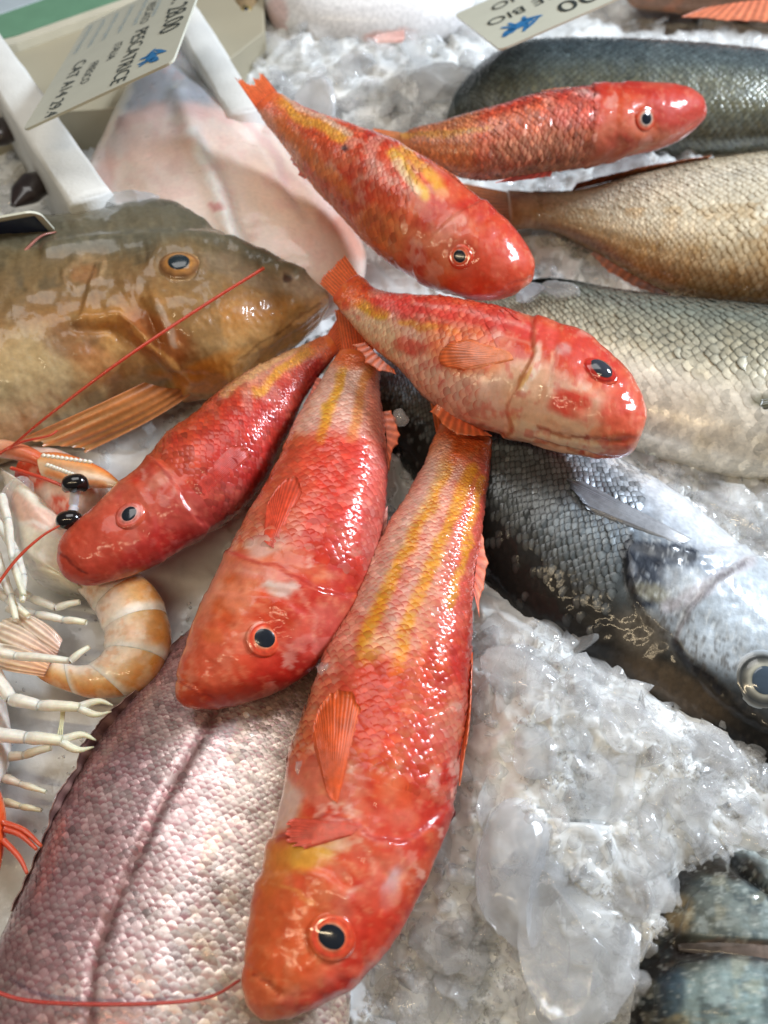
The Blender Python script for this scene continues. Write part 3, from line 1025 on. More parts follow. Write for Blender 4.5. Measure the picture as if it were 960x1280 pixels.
def paint_F(px, py, s, v):
    q = mullet_base(px, py, s, v, 1)
    rear = (1 - sstep(780, 850, q.y + 0.25 * (q.x - 470)))
    q.lay(rear * sstep(0.85, 0.2, v) * 0.8, (226, 178, 156))
    q.lay(rear * sstep(0.25, 0.9, v) * 0.75, (212, 92, 74))
    q.mottle(16, (206, 92, 72), 0.5, 0.5, 0.7, 9, mask=rear)
    st = rear * (0.7 + 0.3 * fbm(px / 10, py / 10, 8))
    for ln, w in (([(568, 560), (545, 610), (510, 680), (480, 745), (455, 810)], 9), ([(588, 590), (560, 660), (530, 730), (505, 790), (496, 840)], 8), ([(600, 600), (584, 680), (562, 760)], 5)):
        q.line(ln, w, (220, 150, 30), 0.9)
    q.blob(575, 545, 50, 32, 0, (226, 104, 44), 0.95)
    q.line([(556, 560), (520, 632), (478, 702), (455, 758)], 12, (228, 204, 190), 0.55)
    q.blob(475, 812, 22, 16, -30, (230, 190, 140), 0.7)
    q.blob(460, 822, 16, 8, -30, (228, 176, 50), 0.8)
    q.blob(470, 880, 60, 60, 0, (214, 58, 36), 0.6)
    q.line([(538, 740), (520, 850), (500, 940), (488, 1000)], 9, (224, 150, 108), 0.4)
    q.blob(356, 1010, 18, 40, 20, (226, 196, 186), 0.85)
    q.blob(385, 965, 26, 22, 0, (220, 110, 88), 0.7)
    q.blob(395, 1040, 46, 12, -12, (196, 70, 60), 0.7)
    q.blob(428, 1052, 12, 12, 0, (216, 190, 150), 0.75)
    q.blob(380, 1068, 36, 20, -15, (222, 170, 60), 0.8)
    q.blob(340, 1085, 20, 40, 15, (218, 130, 54), 0.7)
    q.blob(350, 1180, 60, 80, 20, (212, 94, 46), 0.75)
    q.blob(480, 1050, 50, 60, 20, (212, 84, 66), 0.5)
    q.blob(488, 1110, 10, 28, 15, (212, 190, 196), 0.7)
    q.blob(470, 1160, 40, 50, 20, (204, 60, 38), 0.6)
    q.blob(410, 1250, 60, 16, -10, (196, 54, 36), 0.6)
    for ln, w_, c_, a_ in (([(436, 1035), (458, 1060), (470, 1090)], 3, (226, 150, 120), .6), ([(380, 1052), (420, 1058), (452, 1050)], 2.5, (228, 176, 150), .6), ([(400, 1075), (430, 1078), (450, 1095)], 3, (226, 140, 100), .5),
                           ([(500, 1060), (505, 1090), (492, 1130)], 4, (222, 150, 130), .5), ([(350, 1108), (372, 1112), (392, 1130)], 3, (226, 160, 80), .5), ([(312, 1212), (332, 1228), (350, 1244)], 1.6, (140, 40, 26), .7),
                           ([(440, 1120), (456, 1150), (452, 1190)], 4, (190, 46, 30), .6), ([(372, 1142), (378, 1180), (398, 1202)], 3, (226, 120, 70), .5)):
        q.line(ln, w_, c_, a_)
    q.line(F_GILL, 2.5, (150, 34, 26), 0.55)
    q.mottle(7, (230, 170, 120), 0.25, 0.6, 0.75, 12)
    return q.c, q.al + 0.35


F.body(paint_F, M_MULLET)
F.scales(paint_F, M_MSCALE, 36, 0.03, 0.70, lift=0.00042, edge=medge(0.5), tint=0.05)
F.eye(413, 1170, 30, EYE_RED, ell=1.1, pupil=0.50, bulge=0.32, pcol=(30, 34, 42), paint=paint_F)
fin("tail_fin", [P(610, 566, 0.052), P(580, 560, 0.055), P(547, 550, 0.052)], [P(632, 505, 0.046), P(590, 512, 0.046), P(536, 492, 0.046)], F.root, (222, 96, 42), (232, 134, 62), 14, seed=2)
zf = 0.060
F.flat_fin("pectoral_fin", [(422, 1004), (414, 998), (408, 990)], [(452, 886), (442, 866), (422, 864), (402, 884), (390, 924)], (218, 88, 40), (220, 92, 40), 20, seed=3, lift1=0.0014, ridge=0.00013)
fin("second_dorsal_fin", [P(600, 668, zf), P(596, 700, zf), P(592, 740, zf)], [P(602, 655, zf), P(612, 705, zf), P(600, 775, zf)], F.root, (222, 96, 70), (232, 140, 110), 7, seed=4, ragged=0.35)
fin("first_dorsal_fin", [P(590, 815, zf), P(585, 880, zf), P(575, 945, zf)], [P(590, 830, zf + .003), P(586, 905, zf + .003), P(574, 985, zf + .001)], F.root, (206, 84, 46), (216, 104, 60), 12, seed=5, ragged=0.15)
F.flat_fin("pelvic_fin", [(452, 1030), (448, 1036), (440, 1044)], [(362, 1022), (352, 1040), (372, 1064)], (206, 76, 54), (206, 84, 64), 14, seed=6, lift1=0.0010, ridge=0.0001, ragged=0.15)

# --- the one beside it
E = Fish("red_mullet", "red mullet with pink-white rear, between the longest mullet and the darkest one", "fish",
         [(474, 450, 424, 440), (474, 490, 402, 478), (480, 535, 372, 525), (484, 590, 350, 575), (481, 640, 326, 620), (475, 690, 303, 660),
          (462, 735, 282, 700), (440, 775, 262, 738), (412, 812, 243, 780), (375, 845, 230, 815), (335, 866, 221, 845), (290, 878, 219, 868), (252, 884, 223, 879)],
         0.060, 0.74, ns=280, nphi=132, group=MG, thick=[0.6, 0.85, 1, 1, 1, 1, 1])
E_GILL = [(452, 742), (430, 745), (400, 738), (370, 722), (340, 706), (310, 698), (285, 690)]
E_CHEEK = [(395, 812), (378, 770), (350, 748), (310, 742), (268, 742)]
E.bump(head_relief((331, 797, 27), [(E_GILL + [(180, 680), (180, 920), (480, 920)], 0.0012, 2.5), (E_CHEEK + [(180, 740), (180, 920), (395, 920)], 0.0006, 4.0)],
                   [([(222, 848), (240, 856), (262, 868)], 2.6, 0.0005)]))

def paint_E(px, py, s, v):
    q = mullet_base(px, py, s, v, 21)
    rear = 1 - sstep(538, 552, q.y - 0.10 * (q.x - 420))
    q.lay(rear * 0.92, (228, 190, 172))
    q.lay(rear * sstep(0.35, 0.8, v) * 0.7, (214, 110, 84))
    q.line([(440, 440), (424, 480), (408, 520), (400, 548)], 6, (220, 160, 36), 0.9)
    q.line([(462, 450), (450, 500), (440, 548)], 6, (222, 140, 60), 0.7)
    q.blob(450, 442, 40, 18, 0, (224, 104, 50), 0.9)
    q.blob(420, 600, 60, 60, 0, (210, 44, 36), 0.55)
    q.blob(360, 620, 28, 60, 20, (216, 86, 56), 0.6)
    q.blob(470, 640, 16, 100, 5, (206, 110, 104), 0.6)
    q.blob(330, 680, 26, 14, -20, (216, 180, 170), 0.7)
    q.blob(352, 735, 18, 12, 0, (206, 190, 180), 0.8)
    q.blob(320, 715, 40, 10, 10, (222, 130, 110), 0.7)
    q.line([(285, 690), (265, 740), (250, 780)], 9, (226, 150, 130), 0.55)
    q.blob(268, 795, 14, 10, 10, (224, 160, 80), 0.7)
    q.blob(270, 820, 50, 50, 20, (212, 84, 52), 0.7)
    q.blob(285, 868, 70, 14, -4, (176, 54, 32), 0.6)
    q.blob(395, 790, 40, 30, -40, (206, 84, 76), 0.6)
    q.line(E_GILL, 2.2, (150, 34, 26), 0.5)
    for ln, w_, c_, a_ in (([(300, 712), (340, 722), (380, 742)], 3, (226, 150, 130), .6), ([(330, 735), (350, 728), (372, 736)], 3, (222, 200, 190), .6), ([(380, 745), (392, 770), (396, 800)], 3, (222, 140, 120), .5),
                           ([(300, 760), (290, 780), (296, 800)], 3, (224, 120, 80), .5), ([(224, 852), (244, 862), (268, 872)], 1.6, (140, 40, 26), .7), ([(268, 742), (300, 748), (330, 760)], 4, (222, 130, 100), .5)):
        q.line(ln, w_, c_, a_)
    q.mottle(7, (232, 160, 120), 0.3, 0.6, 0.75, 12)
    return q.c, q.al + 0.35


E.body(paint_E, M_MULLET)
E.scales(paint_E, M_MSCALE, 36, 0.03, 0.66, lift=0.00038, edge=medge(0.42), tint=0.05, seed=8)
E.eye(331, 797, 25, EYE_RED, ell=1.0, pupil=0.50, bulge=0.32, pcol=(30, 34, 42), paint=paint_E)
fin("tail_fin", [P(468, 446, .060), P(448, 440, .061), P(428, 440, .060)], [P(462, 376, .056), P(440, 372, .056), P(418, 385, .056)], E.root, (222, 96, 50), (230, 124, 60), 12, seed=12)
fin("second_dorsal_fin", [P(478, 515, .058), P(483, 545, .058), P(484, 572, .058)], [P(496, 512, .06), P(505, 535, .06), P(486, 590, .06)], E.root, (226, 130, 104), (232, 120, 84), 7, seed=13, ragged=0.4)
fin("first_dorsal_fin", [P(480, 640, .058), P(476, 680, .058), P(470, 710, .058)], [P(486, 630, .058), P(482, 680, .057), P(468, 712, .057)], E.root, (214, 120, 100), (220, 160, 150), 6, seed=14, ragged=0.2)
E.flat_fin("pectoral_fin", [(342, 686), (335, 681), (329, 675)], [(380, 612), (372, 598), (358, 600), (340, 622), (332, 644)], (212, 70, 42), (212, 76, 48), 14, seed=15, lift1=0.0009, ridge=0.0001)

# --- the darker one against the gurnard
D_ = Fish("red_mullet", "darkest red mullet with wet blue shine, its snout on the langoustine beside the gurnard", "fish",
          [(424, 440, 408, 418), (405, 462, 385, 430), (385, 492, 350, 446), (372, 520, 310, 468), (352, 560, 275, 492), (334, 600, 240, 523), (308, 634, 205, 548),
           (270, 662, 178, 582), (228, 686, 150, 606), (185, 709, 120, 635), (145, 724, 95, 657), (112, 730, 78, 675), (88, 728, 69, 697)],
          0.056, 0.78, ns=270, nphi=132, group=MG, thick=[0.6, 0.85, 1, 1, 1, 1, 1])
D_GILL = [(270, 665), (250, 652), (232, 632), (218, 608), (204, 584), (186, 566)]
D_.bump(head_relief((163, 643, 22), [(D_GILL + [(40, 560), (40, 760), (260, 760)], 0.0012, 2.5), ([(205, 700), (196, 672), (192, 640), (172, 600), (40, 600), (40, 760), (200, 760)], 0.0006, 4.0)],
                    [([(74, 690), (88, 702), (104, 716)], 2.6, 0.0004)]))

def paint_D(px, py, s, v):
    q = mullet_base(px, py, s, v, 41)
    q.c = q.c * np.array([0.92, 0.76, 0.78])
    q.lay(sstep(0.0, 0.9, v) * 0.35, (150, 44, 44))
    rear = (1 - sstep(0.30, 0.40, s + 0.05 * (fbm(px / 14, py / 14, 4) - .5)))
    q.lay(rear * (1 - sstep(-0.2, 0.5, v)) * 0.8, (224, 170, 140))
    q.line([(415, 428), (380, 445), (345, 470), (320, 490)], 6, (220, 160, 50), 0.8)
    q.line([(395, 424), (350, 446), (305, 472), (280, 492)], 5, (224, 184, 120), 0.7)
    q.blob(412, 430, 26, 20, 0, (216, 100, 50), 0.8)
    q.blob(290, 560, 60, 40, -40, (200, 44, 38), 0.5)
    q.blob(225, 580, 36, 26, -40, (214, 88, 62), 0.6)
    q.blob(198, 600, 20, 8, -40, (222, 170, 150), 0.5)
    q.blob(120, 680, 56, 40, -40, (186, 66, 44), 0.7)
    q.blob(190, 690, 30, 22, -30, (190, 50, 44), 0.5)
    q.line(D_GILL, 2.2, (120, 26, 24), 0.5)
    for ln, w_, c_, a_ in (([(215, 600), (226, 622), (240, 640)], 3, (220, 130, 110), .5), ([(190, 600), (196, 630), (204, 655)], 3, (206, 100, 80), .5), ([(76, 694), (90, 706), (108, 718)], 1.5, (110, 30, 22), .6)):
        q.line(ln, w_, c_, a_)
    q.mottle(7, (226, 140, 110), 0.25, 0.6, 0.75, 12)
    return q.c, q.al + 0.4


D_.body(paint_D, M_MULLET)
D_.scales(paint_D, M_MSCALE, 36, 0.03, 0.66, lift=0.00038, edge=medge(0.34, (120, 22, 24)), tint=0.06, seed=9)
D_.eye(163, 643, 22, [(0, (20, 22, 28)), (0.42, (40, 36, 40)), (0.47, (200, 140, 130)), (0.60, (208, 110, 96)), (0.80, (196, 84, 70)), (0.9, (170, 60, 48)), (1.0, (186, 66, 50))], ell=0.85, pupil=0.46, bulge=0.30, pcol=(32, 36, 44), paint=paint_D)
fin("tail_fin", [P(424, 440, .056), P(416, 430, .057), P(408, 420, .056)], [P(452, 416, .052), P(440, 400, .052), P(428, 388, .052)], D_.root, (220, 100, 56), (226, 110, 60), 10, seed=22)
fin("second_dorsal_fin", [P(396, 472, .056), P(388, 490, .056), P(380, 505, .056)], [P(404, 474, .058), P(400, 490, .057), P(378, 512, .057)], D_.root, (214, 120, 106), (220, 130, 110), 6, seed=23, ragged=0.4)
fin("first_dorsal_fin", [P(362, 545, .056), P(345, 585, .056), P(330, 612, .056)], [P(368, 548, .054), P(352, 592, .054), P(332, 620, .054)], D_.root, (160, 60, 56), (190, 110, 100), 7, seed=24, ragged=0.2)
D_.flat_fin("pectoral_fin", [(256, 620), (250, 612), (246, 602)], [(314, 572), (306, 558), (288, 556)], (186, 56, 44), (192, 66, 54), 14, seed=25, lift1=0.0007, ridge=0.0001)

# --- the central one
Cm = Fish("red_mullet", "fat orange-red mullet with a white belly, lying across the tails of the others", "fish",
          [(452, 345, 416, 376), (474, 364, 436, 402), (520, 373, 462, 435), (565, 378, 495, 464), (605, 385, 530, 502), (645, 393, 570, 531), (685, 405, 610, 543),
           (722, 418, 655, 554), (752, 435, 700, 565), (777, 457, 738, 571), (794, 483, 768, 572), (803, 508, 788, 566), (803, 526, 797, 550)],
          0.082, 0.74, ns=280, nphi=132, group=MG, thick=[0.55, 0.85, 1, 1, 1, 1, 1], zline=[0.078, 0.079, 0.08] + [0.082] * 10)
C_GILL = [(668, 396), (664, 420), (668, 440), (656, 462), (645, 485), (636, 505), (634, 530), (648, 556)]
Cm.bump(head_relief((752, 463, 26), [(C_GILL + [(700, 620), (860, 620), (860, 380)], 0.0013, 3.0), ([(704, 410), (694, 440), (690, 470), (676, 500), (680, 525), (730, 545), (860, 545), (860, 400)], 0.0006, 4.0)],
                    [([(672, 536), (700, 544), (740, 550), (780, 552)], 2.8, 0.0009), ([(690, 556), (740, 563)], 2.5, 0.0004)]))

def paint_C(px, py, s, v):
    q = mullet_base(px, py, s, v, 61)
    q.lay(sstep(-0.15, -0.6, v) * 0.85, (230, 196, 172))
    q.blob(470, 420, 42, 22, 45, (228, 200, 160), 0.85)
    q.blob(545, 470, 40, 26, 30, (228, 186, 160), 0.6)
    q.line([(428, 362), (455, 383), (480, 394)], 6, (224, 170, 40), 0.9)
    q.line([(500, 402), (530, 408), (570, 415)], 4, (222, 150, 50), 0.7)
    q.blob(430, 356, 32, 30, 0, (222, 96, 46), 0.9)
    q.blob(585, 440, 50, 26, 15, (222, 110, 58), 0.9)
    q.line([(480, 380), (560, 390), (640, 405), (690, 425)], 12, (212, 70, 66), 0.7)
    q.line([(520, 380), (600, 392), (660, 408)], 3, (226, 150, 140), 0.6)
    q.line([(520, 395), (600, 412), (660, 428)], 3, (224, 150, 130), 0.5)
    q.blob(512, 432, 20, 10, 10, (206, 60, 40), 0.6)
    q.blob(600, 500, 60, 22, 20, (228, 180, 158), 0.8)
    q.blob(660, 480, 30, 34, 30, (226, 176, 140), 0.8)
    q.blob(655, 470, 5, 16, 25, (206, 150, 70), 0.6)
    q.blob(640, 525, 6, 14, 20, (200, 120, 60), 0.6)
    q.blob(715, 505, 26, 16, 0, (208, 56, 36), 0.9)
    q.blob(690, 530, 56, 12, 12, (230, 186, 150), 0.85)
    q.line([(640, 532), (690, 546), (745, 556)], 6, (232, 204, 170), 0.9)
    q.blob(735, 520, 22, 12, 10, (224, 150, 118), 0.7)
    q.blob(780, 520, 28, 44, 10, (210, 70, 42), 0.8)
    q.blob(755, 545, 24, 10, 0, (222, 120, 80), 0.6)
    q.blob(735, 448, 40, 26, 25, (206, 62, 44), 0.7)
    q.blob(704, 438, 10, 8, 0, (200, 170, 170), 0.6)
    q.blob(730, 548, 5, 4, 0, (170, 60, 40), 0.8)
    q.line(C_GILL, 2.4, (170, 90, 60), 0.5)
    for ln, w_, c_, a_ in (([(672, 430), (668, 462), (655, 490)], 4, (232, 210, 190), .7), ([(690, 440), (682, 470), (680, 500)], 3, (228, 170, 140), .6), ([(700, 495), (720, 488), (745, 495)], 2.5, (226, 110, 80), .5),
                           ([(672, 534), (700, 542), (740, 549), (778, 552)], 1.8, (170, 96, 60), .7), ([(680, 552), (730, 564)], 2, (214, 150, 110), .6), ([(790, 480), (796, 505), (792, 530)], 3, (226, 130, 100), .4)):
        q.line(ln, w_, c_, a_)
    q.mottle(6, (234, 170, 130), 0.35, 0.6, 0.75, 12)
    q.mottle(12, (190, 40, 34), 0.3, 0.58, 0.75, 13)
    return q.c, q.al + 0.3


Cm.body(paint_C, M_MULLET)
Cm.scales(paint_C, M_MSCALE, 34, 0.03, 0.60, lift=0.00026, edge=medge(0.36), tint=0.05, seed=10)
Cm.eye(751, 463, 27, [(0, (40, 42, 50)), (0.5, (60, 62, 70)), (0.55, (206, 60, 50)), (0.75, (200, 52, 46)), (0.9, (206, 70, 52)), (1.0, (208, 72, 52))], ell=0.72, pupil=0.58, bulge=0.6, pcol=(58, 62, 72), paint=paint_C)
fin("tail_fin", [P(450, 347, .078), P(434, 360, .079), P(420, 374, .078)], [P(430, 318, .074), P(408, 336, .074), P(398, 352, .074)], Cm.root, (222, 98, 48), (228, 108, 56), 12, seed=32)
fin("anal_fin", [P(456, 428, .076), P(474, 446, .076), P(492, 462, .076)], [P(436, 432, .074), P(462, 462, .074), P(496, 470, .074)], Cm.root, (226, 110, 70), (230, 120, 84), 7, seed=33, ragged=0.4)
fin("pelvic_fin", [P(546, 505, .080), P(575, 524, .078), P(606, 540, .078)], [P(537, 515, .078), P(570, 545, .070), P(616, 546, .074)], Cm.root, (222, 104, 60), (230, 120, 70), 8, seed=34, ragged=0.2)
Cm.flat_fin("pectoral_fin", [(642, 450), (640, 445), (636, 440)], [(580, 464), (556, 458), (546, 446), (556, 432), (590, 424)], (222, 124, 74), (220, 104, 52), 16, seed=35, lift1=0.0007, ridge=0.0001)
fin("second_dorsal_fin", [P(530, 376, .084), P(552, 377, .084), P(576, 380, .084)], [P(520, 370, .086), P(550, 366, .087), P(574, 378, .086)], Cm.root, (214, 84, 60), (226, 110, 80), 6, seed=36, ragged=0.3)

# --- the upper-left one
B = Fish("red_mullet", "red mullet with yellow shoulder streaks, its tail over the pale fish and tray rim", "fish",
         [(350, 118, 320, 138), (378, 135, 343, 168), (410, 150, 364, 200), (445, 163, 388, 235), (482, 176, 420, 270), (520, 196, 455, 308), (556, 217, 490, 337),
          (590, 242, 530, 357), (620, 267, 570, 371), (645, 292, 610, 376), (661, 317, 643, 367), (668, 338, 661, 357)],
         0.095, 0.76, ns=260, nphi=140, group=MG, thick=[0.6, 0.85, 1, 1, 1, 1, 1], zline=np.linspace(0.105, 0.088, 12))
B.bump(head_relief((575, 320, 16), [([(606, 248), (588, 258), (566, 272), (548, 288), (530, 308), (508, 345), (520, 400), (720, 400), (720, 240)], 0.0013, 2.5), ([(628, 268), (600, 282), (572, 296), (552, 322), (552, 400), (720, 400), (720, 260)], 0.0006, 4.0)],
                   [([(662, 346), (648, 352), (634, 358)], 2.2, 0.0004)]))

def paint_B(px, py, s, v):
    q = mullet_base(px, py, s, v, 81)
    q.c = q.c * np.array([0.97, 0.88, 0.88])
    q.line([(335, 118), (380, 150), (430, 170)], 7, (226, 172, 60), 0.8)
    q.line([(340, 112), (390, 142), (440, 166)], 4, (228, 200, 170), 0.8)
    q.line([(350, 150), (390, 200), (440, 245)], 8, (214, 120, 56), 0.6)
    q.blob(325, 112, 20, 30, -40, (222, 90, 46), 0.85)
    q.line([(490, 192), (515, 225), (530, 245)], 7, (226, 178, 60), 0.85)
    q.line([(505, 190), (535, 215), (555, 240)], 7, (224, 160, 60), 0.85)
    q.line([(495, 205), (520, 240)], 5, (230, 205, 180), 0.7)
    q.blob(555, 245, 8, 10, 30, (228, 150, 120), 0.7)
    q.blob(432, 183, 5, 4, 0, (60, 40, 44), 0.9)
    q.blob(480, 290, 22, 40, -35, (214, 134, 70), 0.55)
    q.blob(560, 285, 28, 10, -40, (226, 150, 130), 0.6)
    q.blob(620, 330, 50, 36, 30, (208, 72, 48), 0.7)
    q.mottle(7, (232, 160, 120), 0.3, 0.6, 0.75, 12)
    return q.c, q.al + 0.3


B.body(paint_B, M_MULLET)
B.scales(paint_B, M_MSCALE, 36, 0.03, 0.66, lift=0.0003, edge=medge(0.28), tint=0.06, seed=11)
B.eye(575, 320, 17, EYE_RED, ell=0.9, pupil=0.46, bulge=0.30, pcol=(32, 36, 44), paint=paint_B)
fin("tail_fin", [P(350, 120, .105), P(335, 128, .106), P(322, 138, .105)], [P(322, 84, .108), P(308, 100, .106), P(288, 88, .108)], B.root, (222, 92, 46), (230, 112, 60), 12, seed=42, ragged=0.25)
fin("dorsal_fin", [P(535, 205, .096), P(558, 220, .096), P(580, 236, .096)], [P(540, 203, .099), P(564, 216, .100), P(584, 234, .098)], B.root, (216, 90, 50), (222, 110, 70), 7, seed=43, ragged=0.2)
fin("anal_fin", [P(374, 192, .100), P(380, 206, .100), P(388, 220, .099)], [P(360, 192, .092), P(364, 208, .091), P(376, 226, .091)], B.root, (206, 60, 40), (216, 80, 50), 5, seed=44, ragged=0.4)
fin("second_dorsal_fin", [P(425, 157, .104), P(437, 161, .104), P(448, 166, .104)], [P(420, 152, .106), P(436, 157, .106), P(446, 164, .106)], B.root, (206, 70, 60), (216, 90, 80), 5, seed=45, ragged=0.4)

# --- the upper-right one
A = Fish("red_mullet", "slender red mullet lying on the dark blue-grey fish above the golden fish", "fish",
         [(498, 167, 503, 182), (540, 155, 540, 206), (580, 144, 585, 225), (630, 131, 635, 226), (680, 118, 685, 220), (730, 111, 735, 212), (775, 109, 785, 200), (815, 110, 825, 188),
          (848, 113, 852, 176), (868, 121, 868, 163), (880, 134, 880, 151)],
         0.088, 0.78, ns=240, nphi=140, group=MG, thick=[0.7, 0.9, 1, 1, 1, 1, 1])
A.bump(head_relief((807, 149, 15), [([(738, 100), (746, 130), (742, 155), (736, 176), (748, 210), (900, 220), (900, 90)], 0.0013, 2.5), ([(778, 100), (774, 140), (772, 165), (790, 200), (900, 220), (900, 90)], 0.0006, 4.0)],
                   [([(876, 152), (862, 160), (846, 170)], 2.2, 0.0005)]))

def paint_A(px, py, s, v):
    q = mullet_base(px, py, s, v, 101)
    q.c = q.c * np.array([0.92, 0.78, 0.80])
    q.lay((1 - sstep(585, 615, q.x)) * 0.85, (196, 130, 84))
    q.line([(500, 172), (560, 168), (610, 160)], 4, (206, 160, 70), 0.6)
    q.lay(sstep(590, 620, px) * (1 - sstep(730, 750, px)) * sstep(0.1, -0.3, v) * 0.55, (192, 130, 96))
    q.blob(660, 185, 60, 14, -4, (198, 150, 120), 0.4)
    q.blob(735, 120, 16, 8, 10, (206, 190, 190), 0.7)
    q.blob(745, 165, 30, 22, 0, (196, 110, 80), 0.5)
    q.blob(720, 140, 40, 20, 0, (206, 80, 66), 0.5)
    q.blob(850, 140, 40, 26, 0, (190, 56, 48), 0.7)
    q.mottle(6, (226, 160, 130), 0.3, 0.6, 0.75, 12)
    return q.c, q.al + 0.3


A.body(paint_A, M_MULLET)
A.scales(paint_A, M_MSCALE, 34, 0.03, 0.62, lift=0.00038, edge=medge(0.4, (130, 30, 26)), tint=0.10, seed=12)
A.eye(807, 149, 17, [(0, (20, 22, 28)), (0.40, (40, 40, 46)), (0.46, (200, 190, 180)), (0.58, (206, 130, 104)), (0.8, (196, 80, 60)), (1.0, (190, 62, 48))], ell=0.9, pupil=0.42, bulge=0.30, pcol=(32, 36, 44), paint=paint_A)
fin("tail_fin", [P(503, 166, .088), P(502, 174, .088), P(503, 183, .088)], [P(462, 160, .086), P(470, 172, .086), P(462, 186, .086)], A.root, (200, 130, 80), (216, 110, 60), 8, seed=52)
fin("pelvic_fin", [P(690, 214, .086), P(665, 218, .086), P(640, 222, .086)], [P(688, 221, .083), P(655, 226, .083), P(615, 230, .083)], A.root, (190, 66, 50), (200, 80, 60), 6, seed=53, ragged=0.2)
fin("dorsal_fin", [P(680, 119, .091), P(700, 115, .091), P(722, 112, .091)], [P(676, 113, .094), P(700, 110, .095), P(724, 109, .093)], A.root, (204, 100, 70), (214, 130, 100), 6, seed=54, ragged=0.2)
# ------------------------------------------------------------------ the larger fish
SILV = "larger fish bedded in the ice"


def sedge(dark, k0=0.5, pale=None, kp=0.0, base=None, kb=0.0):
    """scale colouring: dark free edge, pale middle, tinted root"""
    def f(col, U, W, V, rnd):
        if pale is not None:
            g = kp * (1 - W ** 2) * sstep(0.3, 0.55, U) * (1 - sstep(0.75, 0.95, U)) * (0.5 + rnd)
            g = np.clip(g, 0, 1)
            col = col * (1 - g[:, None]) + C(*pale)[None] * g[:, None]
        if base is not None:
            g = np.clip(kb * (1 - sstep(0.55, 0.85, U + 0.15 * np.abs(W))) * (0.3 + 1.0 * rnd), 0, 1)
            col = col * (1 - g[:, None]) + C(*base)[None] * g[:, None]
        e = np.clip(k0 * sstep(0.72, 0.97, np.maximum(U, 0.93 * np.abs(W))) * (0.6 + 0.6 * rnd), 0, 1)
        return col * (1 - e[:, None]) + C(*dark)[None] * e[:, None]
    return f


# --- sea bass in the middle right, back towards us
G = Fish("sea_bass", "sea bass with dark back, silver belly and black gill blotch, under the centre mullet", "fish",
         [(435, 492, 470, 440), (485, 562, 555, 447), (535, 640, 640, 480), (590, 722, 715, 535), (645, 788, 775, 577), (700, 836, 830, 610), (765, 879, 885, 652),
          (830, 913, 940, 700), (895, 943, 995, 750), (960, 975, 1050, 810), (1020, 1000, 1090, 870), (1070, 1010, 1110, 930), (1100, 1002, 1115, 965)],
         0.024, 0.62, ns=410, nphi=190, group=None)
G_OPER = [(790, 668), (780, 690), (784, 722), (792, 752), (812, 778), (838, 800), (880, 860), (930, 900), (1200, 1000), (1200, 640), (880, 690)]
G_PRE = [(930, 700), (890, 728), (858, 760), (842, 800), (852, 818), (880, 840), (905, 862), (930, 900), (1200, 1000), (1200, 660)]
G.bump(head_relief((950, 852, 40), [(G_OPER, 0.0016, 3.0), (G_PRE, 0.0013, 3.5)], [([(790, 690), (850, 700), (920, 712)], 4, 0.0005)], 33))


def paint_G(px, py, s, v):
    base = vgrad(v, [(-1, (236, 238, 240)), (-0.62, (226, 230, 236)), (-0.40, (184, 191, 200)), (-0.15, (128, 136, 146)), (0.15, (88, 97, 104)), (0.5, (64, 69, 70)), (0.70, (38, 37, 36)), (1, (26, 24, 23))])
    q = Pt(px, py, base, 5, 121)
    q.mottle(30, (150, 156, 160), 0.3, 0.5, 0.7, 1, mask=(v < 0.3) * 1.0)
    head = sstep(775, 800, q.x + 0.35 * (q.y - 720))
    hv = head * (1 - sstep(0.3, 0.6, v))
    q.blob(880, 780, 90, 50, 30, (150, 156, 162), 0.7)
    q.blob(905, 795, 62, 38, 20, (184, 192, 198), 0.8)
    q.blob(860, 770, 26, 20, 35, (112, 114, 116), 0.6)
    q.blob(845, 860, 80, 22, 30, (96, 80, 62), 0.75)
    q.blob(800, 790, 34, 26, 35, (112, 102, 88), 0.6)
    q.lay(sstep(-2, 3, inside(q.x, q.y, [(930, 700), (890, 728), (858, 760), (842, 800), (852, 818), (880, 840), (905, 862), (930, 900), (1200, 1000), (1200, 660)])) * (1 - sstep(0.25, 0.6, v)) * 0.75, (176, 186, 194))
    q.lay(sstep(-2, 3, inside(q.x, q.y, [(780, 676), (840, 678), (876, 688), (866, 710), (842, 734), (818, 760), (796, 758), (783, 725)])) * 0.97, (32, 38, 50))
    q.blob(826, 690, 46, 8, 8, (92, 94, 98), 0.8)
    q.blob(815, 740, 24, 12, 10, (150, 146, 126), 0.8)
    q.blob(855, 725, 30, 22, 20, (196, 202, 206), 0.75)
    q.blob(792, 712, 7, 9, 0, (110, 116, 126), 0.8)
    q.line([(835, 758), (880, 735), (935, 702)], 9, (186, 176, 178), 0.6)
    q.line([(842, 800), (852, 820), (880, 843), (908, 866)], 4.5, (34, 33, 36), 0.9)
    q.line([(930, 702), (892, 730), (860, 762), (845, 796)], 3, (120, 116, 120), 0.7)
    q.line([(778, 690), (783, 724), (794, 756)], 4, (34, 36, 40), 0.8)
    q.mottle(4, (210, 214, 214), 0.5, 0.55, 0.75, 5, mask=hv)
    q.mottle(5, (60, 54, 48), 0.5, 0.52, 0.7, 6, mask=head * sstep(0.0, 0.5, v))
    lum = q.c.mean(1)
    return q.c, 0.85 * sstep(0.25, 0.6, lum) * (1 - 0.75 * head)


def gedge(col, U, W, V, rnd):
    k = sstep(-0.80, -0.15, V)
    f = sedge((28, 31, 34), 0.72, (206, 212, 210), 0.36)(col, U, W, V, rnd)  # pale scale middles: bead-like glints painted into the colour
    return col * (1 - k[:, None]) + f * k[:, None]


